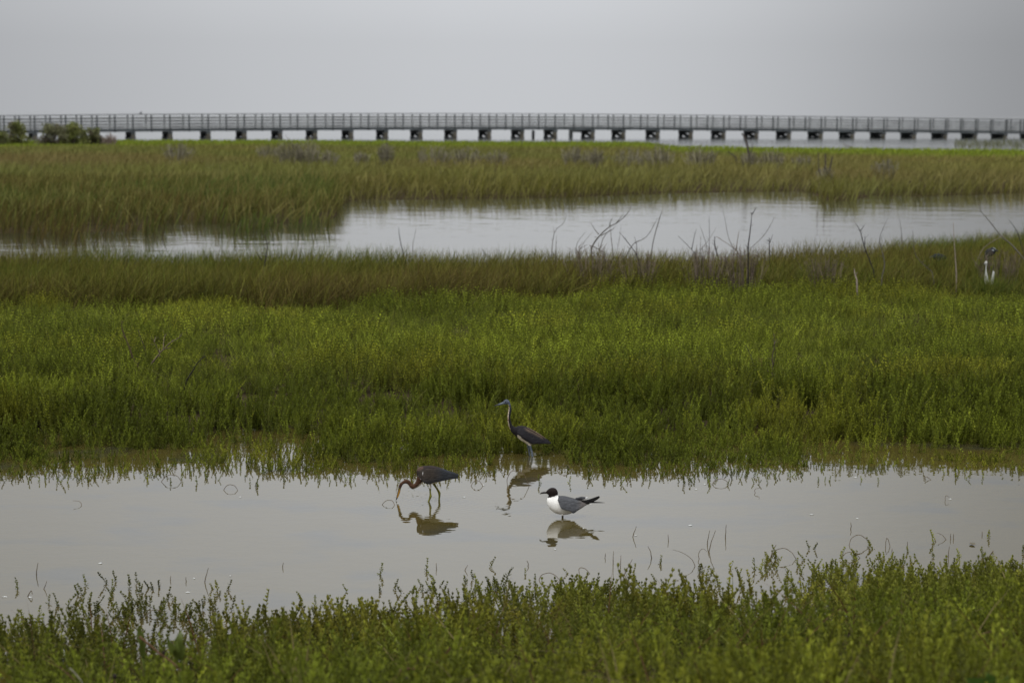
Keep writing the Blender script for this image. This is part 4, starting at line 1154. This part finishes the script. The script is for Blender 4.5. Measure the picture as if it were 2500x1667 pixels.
# ------------------------------------------------------------------ stems, hoops and flecks in the near pool
def pool_pt(px, py, Yb): return P(px, py, Yb)
def smooth3(pts, Y):
    q = catmull(pts, 6); n = len(q); w1, w2 = random.uniform(0, 6), random.uniform(0, 6)
    q = [(a + 0.9 * math.sin(w1 + i * .9) * min(i, n - 1 - i) / n, b + 0.9 * math.sin(w2 + i * .7) * min(i, n - 1 - i) / n) for i, (a, b) in enumerate(q)]
    return [P(a, b, Y) for a, b in q]
def hoop(label, pts, r=0.0018, both=True, lying=0.06):
    foot = pts[0] if pts[0][1] >= pts[-1][1] else pts[-1]
    Y = G(*foot).y
    P3 = smooth3(pts, Y)
    n = len(P3)
    for i, p in enumerate(P3): p.y += lying * math.sin(math.pi * i / (n - 1)) * 0.3
    ends = []
    e = P3[0] + (P3[0] - P3[1]).normalized() * 0.05; e.z = min(e.z, -0.03); P3 = [e] + P3
    if both:
        e = P3[-1] + (P3[-1] - P3[-2]).normalized() * 0.05; e.z = min(e.z, -0.03); P3.append(e)
    mbx = MB(); n = len(P3)
    mbx.tube(P3, [r * (1 - (0.1 if both else 0.6) * i / n) * random.uniform(.85, 1.2) for i in range(n)], 6)
    b = G(*foot)
    return tag(mbx.build('stem_hoop', M_twig, None, b, True), label, 'stem', 'bare stems looping out of the pool')
for lab, pts, both in [
    ('largest bare stem hoop, arching from the pool off the right of the near bank', [(2074, 1327), (2080, 1315), (2095, 1307), (2112, 1313), (2127, 1330)], True),
    ('narrow pointed stem loop just right of the largest hoop', [(2162, 1334), (2164, 1322), (2167, 1315), (2171, 1322), (2173, 1334)], True),
    ('open curved stem with a free end, far right above the near bank', [(2310, 1317), (2303, 1308), (2294, 1303), (2286, 1301)], False),
    ('stem hoop half hidden by sprigs below the largest hoop', [(2057, 1357), (2066, 1351), (2077, 1349), (2090, 1353), (2100, 1362)], True),
    ('round stem hoop with a leafy sprig at its left, right of the gull', [(1738, 1182), (1747, 1173), (1762, 1170), (1773, 1174), (1780, 1182)], True),
    ('small hooked stem with a kinked tip right of the round stem hoop', [(1844, 1203), (1843, 1197), (1849, 1193), (1855, 1192), (1854, 1187)], False),
    ('tiny flat stem hoop at the right of the pool near the far plants', [(2256, 1168), (2262, 1165), (2268, 1167), (2273, 1171)], True),
    ('tiny curled stem with a foam fleck, alone at the right of the pool', [(2308, 1222), (2309, 1214), (2313, 1211), (2318, 1214)], False),
    ('oval stem hoop between the two herons', [(1150, 1186), (1155, 1178), (1163, 1174), (1171, 1176), (1177, 1183)], True),
    ('oval stem hoop just left of the feeding heron bill', [(933, 1232), (939, 1225), (948, 1222), (957, 1223), (962, 1229)], True),
    ('wide leafy stem arch over the standing heron reflection', [(1239, 1186), (1238, 1172), (1244, 1157), (1254, 1150), (1266, 1151), (1281, 1160)], True),
    ('flat stem arch behind the gull at the edge of the far plants', [(1360, 1149), (1367, 1141), (1377, 1136), (1388, 1140), (1396, 1149)], True),
    ('oval stem hoop left of the feeding heron, touching a hanging sprig', [(546, 1196), (552, 1187), (561, 1184), (571, 1186), (578, 1192)], True),
    ('wide stem hoop tucked in the far plants at left', [(395, 1174), (403, 1164), (418, 1160), (433, 1164), (443, 1176)], True),
    ('C shaped stem alone on open water at the far left', [(199, 1233), (196, 1228), (189, 1224), (178, 1222)], False),
    ('large stem hoop behind sprigs at the left of the near bank', [(360, 1500), (368, 1492), (381, 1490), (393, 1494), (404, 1502)], True),
    ('long low stem arch at the left end of the near bank', [(104, 1532), (117, 1522), (132, 1518), (146, 1520), (158, 1530)], True),
    ('small curled stem above the sprigs below the gull', [(1414, 1398), (1414, 1390), (1420, 1387), (1430, 1390), (1440, 1400)], True),
    ('stem hoop around a young sprig below and left of the gull', [(1316, 1416), (1322, 1405), (1338, 1400), (1354, 1404), (1367, 1416)], True),
    ('thick double stem arch right of the cluster of upright twigs', [(1881, 1363), (1890, 1349), (1906, 1340), (1921, 1341), (1935, 1350)], True),
    ('long stem sloping down to the right from a bent tip', [(1697, 1382), (1690, 1367), (1670, 1352), (1642, 1341)], False),
    ('crook necked stem left of the cluster of upright twigs', [(1707, 1364), (1706, 1353), (1712, 1343), (1719, 1341), (1726, 1346)], False),
]: hoop(lab, pts, both=both)
def twig(label, pts, r=0.003):
    Y = G(*pts[0]).y
    P3 = smooth3(pts, Y) if len(pts) > 2 else [P(*pts[0], Y), P((pts[0][0] + pts[1][0]) / 2 + random.uniform(-.8, .8), (pts[0][1] + pts[1][1]) / 2, Y + .005), P(*pts[1], Y)]
    b = P3[0] + (P3[0] - P3[1]).normalized() * 0.06; b.z = min(b.z, -0.04)
    P3 = [b] + P3; n = len(P3)
    mbx = MB(); mbx.tube(P3, [r * (1 - .55 * i / (n - 1)) for i in range(n)], 5)
    return tag(mbx.build('twig', M_twig, None, G(*pts[0]), True), label, 'twig', 'bare twigs standing in the pool')
for lab, pts in [
    ('tall lone twig standing in the water at the far left', [(89, 1403), (90, 1388), (93, 1373)]),
    ('short leaning twig just right of the tall lone twig at far left', [(107, 1437), (114, 1418)]),
    ('bent twig folded like a tent beside a foam fleck at far left', [(68, 1455), (76, 1441), (79, 1450)]),
    ('short twig with a foam fleck left of the leaning twig behind the sprigs', [(416, 1416), (417, 1405)]),
    ('stubby dark twig between two foam flecks left of the near bank sprigs', [(455, 1419), (454, 1408)]),
    ('long leaning twig rising over the left group of sprigs', [(500, 1421), (504, 1402), (509, 1386)]),
    ('tiny lone twig on open water left of centre', [(690, 1385), (692, 1373)]),
    ('tiny upright twig below the feeding heron', [(1066, 1389), (1065, 1374)]),
    ('tiny leaning twig in front of the near sprigs at centre', [(1135, 1392), (1142, 1379)]),
    ('hooked brown twig below and left of the gull', [(1289, 1381), (1290, 1375), (1286, 1368)]),
    ('leaning twig with a foam fleck right of the gull reflection', [(1545, 1310), (1549, 1297), (1554, 1284)]),
    ('short forked twig right of the leaning twig with foam', [(1632, 1320), (1631, 1304)]),
    ('curved twig leaning left above the sprigs right of the gull', [(1591, 1362), (1588, 1346), (1582, 1333)]),
    ('left twig of the cluster of upright twigs', [(1727, 1328), (1729, 1312), (1733, 1294)]),
    ('right and longest twig of the cluster of upright twigs', [(1731, 1346), (1737, 1322), (1747, 1294)]),
    ('single upright twig right of the twig cluster', [(1771, 1311), (1772, 1296), (1773, 1280)]),
    ('dark twig crossing the thick double stem arch', [(1881, 1363), (1886, 1346), (1895, 1329)]),
    ('short vertical twig, first of three in a row below the gull tail', [(1477, 1362), (1478, 1350)]),
    ('reddish vertical twig, middle of three in a row below the gull tail', [(1497, 1377), (1498, 1345)]),
    ('tall vertical twig, last of three in a row below the gull tail', [(1514, 1395), (1516, 1355)]),
    ('broad twig leaning right beside the three vertical twigs', [(1524, 1402), (1544, 1364)]),
    ('thin knotted twig above the largest hoop', [(2077, 1291), (2078, 1283), (2077, 1275)]),
    ('straight twig right of the narrow pointed loop', [(2215, 1336), (2215, 1321)]),
    ('left one of two parallel twigs right of the open curved stem', [(2321, 1315), (2321, 1302)]),
    ('right one of two parallel twigs right of the open curved stem', [(2328, 1315), (2328, 1303)]),
    ('faint short twig above the floating brown leaf', [(2398, 1306), (2398, 1297)]),
    ('thickest dark twig leaning right below the floating brown leaf', [(2400, 1383), (2410, 1366), (2425, 1344)]),
    ('upright dark twig rising behind the right sprigs', [(2315, 1358), (2318, 1333)]),
    ('small dark twig just below the narrow pointed loop', [(2178, 1351), (2178, 1339)]),
    ('leaning twig left of the open curved stem at far right', [(2285, 1322), (2277, 1307)]),
]: twig(lab, pts, 0.0058 if 'thickest' in lab else 0.0027)
def fleck(label, px, py, wpx, hpx):
    c = G(px, py, 0.004); s = F / c.y; a = wpx / s / 2 * 0.95; b = hpx / s / 2 * 1.9
    r = random.Random(int(px * 7 + py)); n = 16; vs = []; 
    for lev, (zz, k) in enumerate(((-.003, .9), (-.002, 1.0), (-.0005, .5))):
        for i in range(n):
            t = 2 * math.pi * i / n; rr = (0.3 + 0.7 * r.random()) * k
            vs.append((a * rr * math.cos(t), b * rr * math.sin(t), zz))
    vs.append((0, 0, .0005)); fs = []
    for l in range(2):
        for i in range(n): fs.append((l * n + i, l * n + (i + 1) % n, (l + 1) * n + (i + 1) % n, (l + 1) * n + i))
    for i in range(n): fs.append((2 * n + i, 2 * n + (i + 1) % n, 3 * n))
    fs.append(tuple(range(n))[::-1])
    mbx = MB(); mbx.add(vs, fs); o = mbx.build('foam_fleck', M_foam, None, None, True); o.location = c
    return tag(o, label, 'foam', 'white foam flecks floating on the pool')
for lab, px, py, w, h in [
    ('bright white foam fleck alone on open water at lower left', 245, 1373, 13, 6),
    ('long thin foam fleck at the left edge of the pool', 11, 1455, 20, 3),
    ('foam fleck at the foot of the tent shaped twig', 73, 1456, 15, 3),
    ('flat foam fleck above the left group of sprigs', 459, 1444, 16, 4),
    ('small foam fleck right of the stubby dark twig', 474, 1410, 9, 3),
    ('tiny foam fleck right of the long leaning twig', 563, 1404, 8, 3),
    ('arrow shaped foam fleck right of the gull reflection', 1685, 1281, 16, 5),
    ('brightest foam fleck on open water at right', 1981, 1255, 17, 4),
    ('foam streak beside the oval hoop between the herons', 1181, 1183, 9, 2),
    ('bubbly foam patch right of the feeding heron legs', 1133, 1212, 12, 5),
    ('foam fleck just below the gull reflection', 1355, 1339, 7, 4),
    ('foam fleck under hanging sprigs at right of the far plants', 2089, 1164, 14, 3),
    ('foam fleck beside the round stem hoop right of the gull', 1721, 1181, 10, 3),
    ('foam fleck below and left of the round stem hoop', 1700, 1193, 11, 3),
    ('tiny foam dot on the gull reflection tail', 1424, 1288, 6, 3),
    ('foam fleck at the foot of the leaning twig right of the gull', 1552, 1306, 9, 2),
    ('thin foam streak beside the feeding heron bill', 970, 1228, 12, 2),
    ('pale foam fleck left of the oval hoop by the hanging sprig', 587, 1212, 10, 3),
    ('small foam fleck beside the tiny curled stem at right', 2320, 1217, 12, 3),
    ('small foam fleck on open water above the largest hoop', 2093, 1264, 8, 2),
]: fleck(lab, px, py, w, h)
c = G(2374, 1328, 0.004); mbx = MB(); vs = []; n = 14
for i in range(n):
    t = 2 * math.pi * i / n; vs.append((0.016 * math.cos(t), 0.035 * math.sin(t) * (1 - 0.3 * abs(math.cos(t))), 0.002 + 0.004 * abs(math.cos(t))))
vs += [(0, 0, .003), (0, 0, -.003)]
fs = [(i, (i + 1) % n, n) for i in range(n)] + [((i + 1) % n, i, n + 1) for i in range(n)]
mbx.add(vs, fs); o = mbx.build('floating_leaf', M_fleaf); o.location = c
tag(o, 'single brown leaf floating on the pool at far right', 'leaf')

# ------------------------------------------------------------------ plants close to the camera
M_broad = mat('broad_leaf', attr=True, rough=0.5, spec=0.4, transl=0.25)
def broad_plant(label, px, py, Y, leaves, colr, seed):
    r = random.Random(seed); b = P(px, py, Y); b.z = float(ground_h(np.array([b.x]), np.array([Y]))[0])
    t = empty('broadleaf_plant', b, label, 'plant', 'broad leaved plants on the near bank')
    mbx = MB(); top = P(leaves[0][0], leaves[0][1], Y) - b
    mbx.tube([(0, 0, -.03), (top.x * .4, 0, top.z * .45), (top.x * .8, 0, top.z * .85)], [.006, .005, .003], 6, np.array(colr) * .7)
    mbx.build('stem', M_deadwood, t, None, True, True)
    for lx, ly, bx, by, wpx in leaves:
        tip = P(lx, ly, Y + r.uniform(-.06, .06)) - b; bs = P(bx, by, Y) - b
        d_ = tip - bs; s_ = Vector((d_.z, 0.4 * d_.length * r.uniform(-1, 1), -d_.x)).normalized(); w = wpx * Y / F / 2
        vs = []; fs = []; n = 7
        for i in range(n + 1):
            k = i / n; ww = w * math.sin(math.pi * (0.06 + 0.94 * k) ** 0.8) if i < n else 0.0005
            p = bs + d_ * k + Vector((0, -0.05 * math.sin(k * 2), -0.02 * k * k))
            vs += [p - s_ * ww, p + Vector((0, .006, 0)), p + s_ * ww]
        for i in range(n):
            fs += [(3 * i, 3 * i + 1, 3 * i + 4, 3 * i + 3), (3 * i + 1, 3 * i + 2, 3 * i + 5, 3 * i + 4)]
        m2 = MB(); m2.add(vs, fs, np.array(colr) * r.uniform(.85, 1.15)); m2.build('leaf', M_broad, t, None, True, True)
broad_plant('tall blurred plant with two long upright leaves, left on the near bank', 352, 1610, 6.4, [(345, 1500, 352, 1585, 18), (356, 1530, 350, 1606, 16)], (0.11, 0.14, 0.028), 1)
broad_plant('blurred plant with a fan of broad upright leaves right of the two leaved plant', 432, 1625, 6.3, [(448, 1512, 436, 1590, 22), (415, 1530, 430, 1600, 18), (438, 1535, 432, 1612, 16), (458, 1545, 440, 1612, 16)], (0.11, 0.14, 0.028), 2)
broad_plant('low blurred bright green plant at the bottom right corner of the near bank', 2420, 1690, 5.2, [(2350, 1625, 2400, 1672, 34), (2400, 1612, 2415, 1672, 34), (2452, 1620, 2430, 1675, 34), (2480, 1640, 2440, 1680, 30), (2380, 1650, 2410, 1690, 30)], (0.065, 0.12, 0.02), 3)
broad_plant('small blurred plant with yellowing leaf at the bottom left corner of the near bank', 20, 1670, 5.6, [(8, 1600, 16, 1650, 18), (38, 1622, 24, 1660, 20), (0, 1632, 14, 1664, 16)], (0.15, 0.13, 0.02), 4)
def seed_stalk(label, px, py, Y, hpx, wpx):
    b = P(px, py, Y); gz = float(ground_h(np.array([b.x]), np.array([Y]))[0])
    base = Vector((b.x + random.uniform(-.02, .02), Y, gz))
    t = empty('seed_head_stalk', base, label, 'plant', 'dark seed heads on the near bank')
    mbx = MB(); mbx.tube([(0, 0, -.02), (b.x - base.x, 0, b.z - gz)], [.0022, .0018], 5, (0.09, 0.05, 0.03)); mbx.build('stalk', M_deadwood, t, None, True, True)
    m2 = MB(); h = hpx * Y / F / 2; w = wpx * Y / F / 2; n = 10; vs = []; fs = []
    for i in range(7):
        th = math.pi * i / 6
        for j in range(n):
            ph = 2 * math.pi * j / n; rr = 1 + 0.12 * math.sin(3 * ph + i * 2)
            vs.append((b.x - base.x + w * rr * math.sin(th) * math.cos(ph), w * rr * math.sin(th) * math.sin(ph), b.z - gz + h * math.cos(th)))
    for i in range(6):
        for j in range(n): fs.append((i * n + j, i * n + (j + 1) % n, (i + 1) * n + (j + 1) % n, (i + 1) * n + j))
    m2.add(vs, fs); m2.build('seed_head', M_seed, t, None, True)
for a in [
    ('tall black spike seed head right of the middle of the near bank', 2031, 1548, 6.6, 26, 10),
    ('dark oval seed head right of the tall black spike', 2176, 1578, 6.4, 15, 11),
    ('small dark seed head among the plants by the fan leaved plant', 400, 1592, 6.2, 11, 9),
    ('dark seed head near the bottom left of the near bank', 280, 1650, 5.8, 13, 12),
    ('dark seed head cut by the left bottom edge', 6, 1660, 5.7, 14, 13),
    ('wide dark seed head at the bottom left of the middle', 906, 1662, 5.6, 14, 18),
    ('dark seed head at the bottom middle right of the wide one', 995, 1656, 5.7, 13, 12),
    ('round dark seed head at the bottom centre', 1148, 1655, 5.7, 12, 11),
    ('small round dark seed head at the bottom right of centre', 1364, 1657, 5.6, 12, 11),
    ('dark seed head at the bottom, first of two close ones at right', 1840, 1640, 5.8, 12, 12),
    ('dark seed head at the bottom, second of two close ones at right', 1864, 1632, 5.9, 10, 9),
    ('dark seed head cut by the bottom edge right of the two close ones', 1855, 1659, 5.6, 11, 12),
]: seed_stalk(*a)
# arching reddish stems across the blurred near bank
GS = 'arching stems on the near bank'
for lab, pts, Y, r, c in [
    ('reddish brown stem arching down right beside the two leaved plant', [(340, 1553), (385, 1590), (430, 1625), (480, 1680)], 6.2, .004, (0.11, 0.06, 0.035)),
    ('pale thin stalk slanting at the bottom left', [(170, 1630), (190, 1650), (215, 1690)], 5.7, .0022, (0.22, 0.20, 0.16)),
    ('rusty arching stem in front of the sprigs below the feeding heron', [(985, 1630), (1030, 1632), (1075, 1610), (1100, 1580)], 6.2, .0045, (0.06, 0.025, 0.016)),
    ('pale yellow green stem leaning left on the near bank below the herons', [(975, 1575), (955, 1545), (933, 1520)], 7.2, .004, (0.20, 0.22, 0.06)),
    ('yellow green runner stem slanting down right of the middle', [(1775, 1566), (1740, 1535), (1712, 1515)], 7.2, .003, (0.18, 0.19, 0.05)),
    ('thin brown bent stem above the bottom right plants', [(2340, 1650), (2350, 1600), (2370, 1560), (2420, 1540)], 6.2, .003, (0.08, 0.045, 0.03)),
]:
    mbx = MB(); P3 = smooth3(pts, Y)
    mbx.tube(P3, [r * (1 - .5 * i / len(P3)) for i in range(len(P3))], 6, c)
    lo = (P3[0], P3[1]) if P3[0].z < P3[-1].z else (P3[-1], P3[-2])
    q = lo[0] + (lo[0] - lo[1]).normalized() * 0.1; q.z = float(ground_h(np.array([q.x]), np.array([Y]))[0]) - 0.03
    mbx.tube([lo[0], lo[0].lerp(q, .6) + (lo[0] - lo[1]).normalized() * 0.03, q], [r, r, r], 6, c)
    tag(mbx.build('arching_stem', M_deadwood, None, q, True, True), lab, 'stem', GS)

# ------------------------------------------------------------------ world and light
SUN_EL, SUN_AZ = math.radians(58), math.radians(-150)
w = bpy.data.worlds.new('World'); SC.world = w; w.use_nodes = True
nt = w.node_tree; N = nt.nodes; L = nt.links
bg = N['Background']; bg.inputs['Strength'].default_value = 0.1
sky = N.new('ShaderNodeTexSky'); sky.sky_type = 'NISHITA'; sky.sun_disc = False
sky.sun_elevation = SUN_EL; sky.sun_rotation = math.radians(210); sky.dust_density = 6; sky.air_density = 1.5
tc = N.new('ShaderNodeTexCoord'); sx = N.new('ShaderNodeSeparateXYZ'); L.new(tc.outputs['Generated'], sx.inputs[0])
def math_node(op, a, b=None, clamp=False):
    m_ = N.new('ShaderNodeMath'); m_.operation = op; m_.use_clamp = clamp
    for i, v in enumerate((a, b)):
        if v is None: continue
        if hasattr(v, 'name'): L.new(v, m_.inputs[i])
        else: m_.inputs[i].default_value = v
    return m_.outputs[0]
zc = math_node('MAXIMUM', math_node('SUBTRACT', sx.outputs['Z'], 0.035), 0.0)
cie = math_node('ADD', math_node('SUBTRACT', math_node('MULTIPLY', zc, 4.1), math_node('MULTIPLY', math_node('MULTIPLY', zc, zc), 2.4)), 1.0)          # overcast sky: brighter towards the zenith
# lens vignetting painted into the sky: darker to both sides, most on the right
rpx = N.new('ShaderNodeValToRGB')
els = rpx.color_ramp.elements
vals = [(0.0, .60), (0.30, .56), (0.38, .76), (0.45, .98), (0.52, 1.0), (0.57, .84), (0.62, .52), (0.68, .44), (1.0, .50)]
els[0].position = 0; els[0].color = (.62, .62, .62, 1); els[1].position = 1.0; els[1].color = (.55, .55, .55, 1)
for p_, v_ in vals[1:-1]:
    e = els.new(p_); e.color = (v_, v_, v_, 1)
rpx.color_ramp.interpolation = 'B_SPLINE'
L.new(math_node('ADD', math_node('MULTIPLY', sx.outputs['X'], 0.5), 0.5), rpx.inputs[0])
fade = math_node('MULTIPLY', math_node('SUBTRACT', sx.outputs['Z'], 0.30), 3.0, True)
mixf = N.new('ShaderNodeMix'); mixf.data_type = 'RGBA'
L.new(fade, mixf.inputs['Factor']); L.new(rpx.outputs[0], mixf.inputs['A']); mixf.inputs['B'].default_value = (1, 1, 1, 1)
cn = N.new('ShaderNodeTexNoise'); cn.inputs['Scale'].default_value = 3.0; cn.inputs['Detail'].default_value = 4
L.new(tc.outputs['Generated'], cn.inputs['Vector'])
cl = math_node('ADD', math_node('MULTIPLY', cn.outputs['Fac'], 0.16), 0.92)
tot = N.new('ShaderNodeVectorMath'); tot.operation = 'SCALE'
L.new(mixf.outputs['Result'], tot.inputs[0]); L.new(math_node('MULTIPLY', cie, cl), tot.inputs['Scale'])
tint = N.new('ShaderNodeVectorMath'); tint.operation = 'MULTIPLY'
L.new(tot.outputs[0], tint.inputs[0]); tint.inputs[1].default_value = (6.0, 6.17, 6.45)
hs = N.new('ShaderNodeHueSaturation'); hs.inputs['Saturation'].default_value = 0.35
L.new(sky.outputs[0], hs.inputs['Color'])
mx = N.new('ShaderNodeMix'); mx.data_type = 'RGBA'; mx.inputs['Factor'].default_value = 0.08
L.new(tint.outputs[0], mx.inputs['A']); L.new(hs.outputs[0], mx.inputs['B'])
L.new(mx.outputs['Result'], bg.inputs['Color'])
sd = bpy.data.lights.new('sun', 'SUN'); sd.energy = 1.5; sd.angle = math.radians(25); sd.color = (1.0, 0.96, 0.9)
so = bpy.data.objects.new('sun', sd); COL.objects.link(so)
dirv = Vector((math.cos(SUN_EL) * math.cos(math.radians(240)), math.cos(SUN_EL) * math.sin(math.radians(240)), math.sin(SUN_EL)))
so.rotation_euler = dirv.to_track_quat('Z', 'Y').to_euler()
so.location = (0, -5, 12)

SC.view_settings.view_transform = 'Standard'
SC.view_settings.look = 'None'
SC.view_settings.exposure = 0.0
SC.view_settings.gamma = 1.0
SC.cycles.max_bounces = 6
SC.cycles.diffuse_bounces = 3
SC.cycles.glossy_bounces = 3
SC.cycles.transmission_bounces = 2
SC.cycles.use_denoising = True
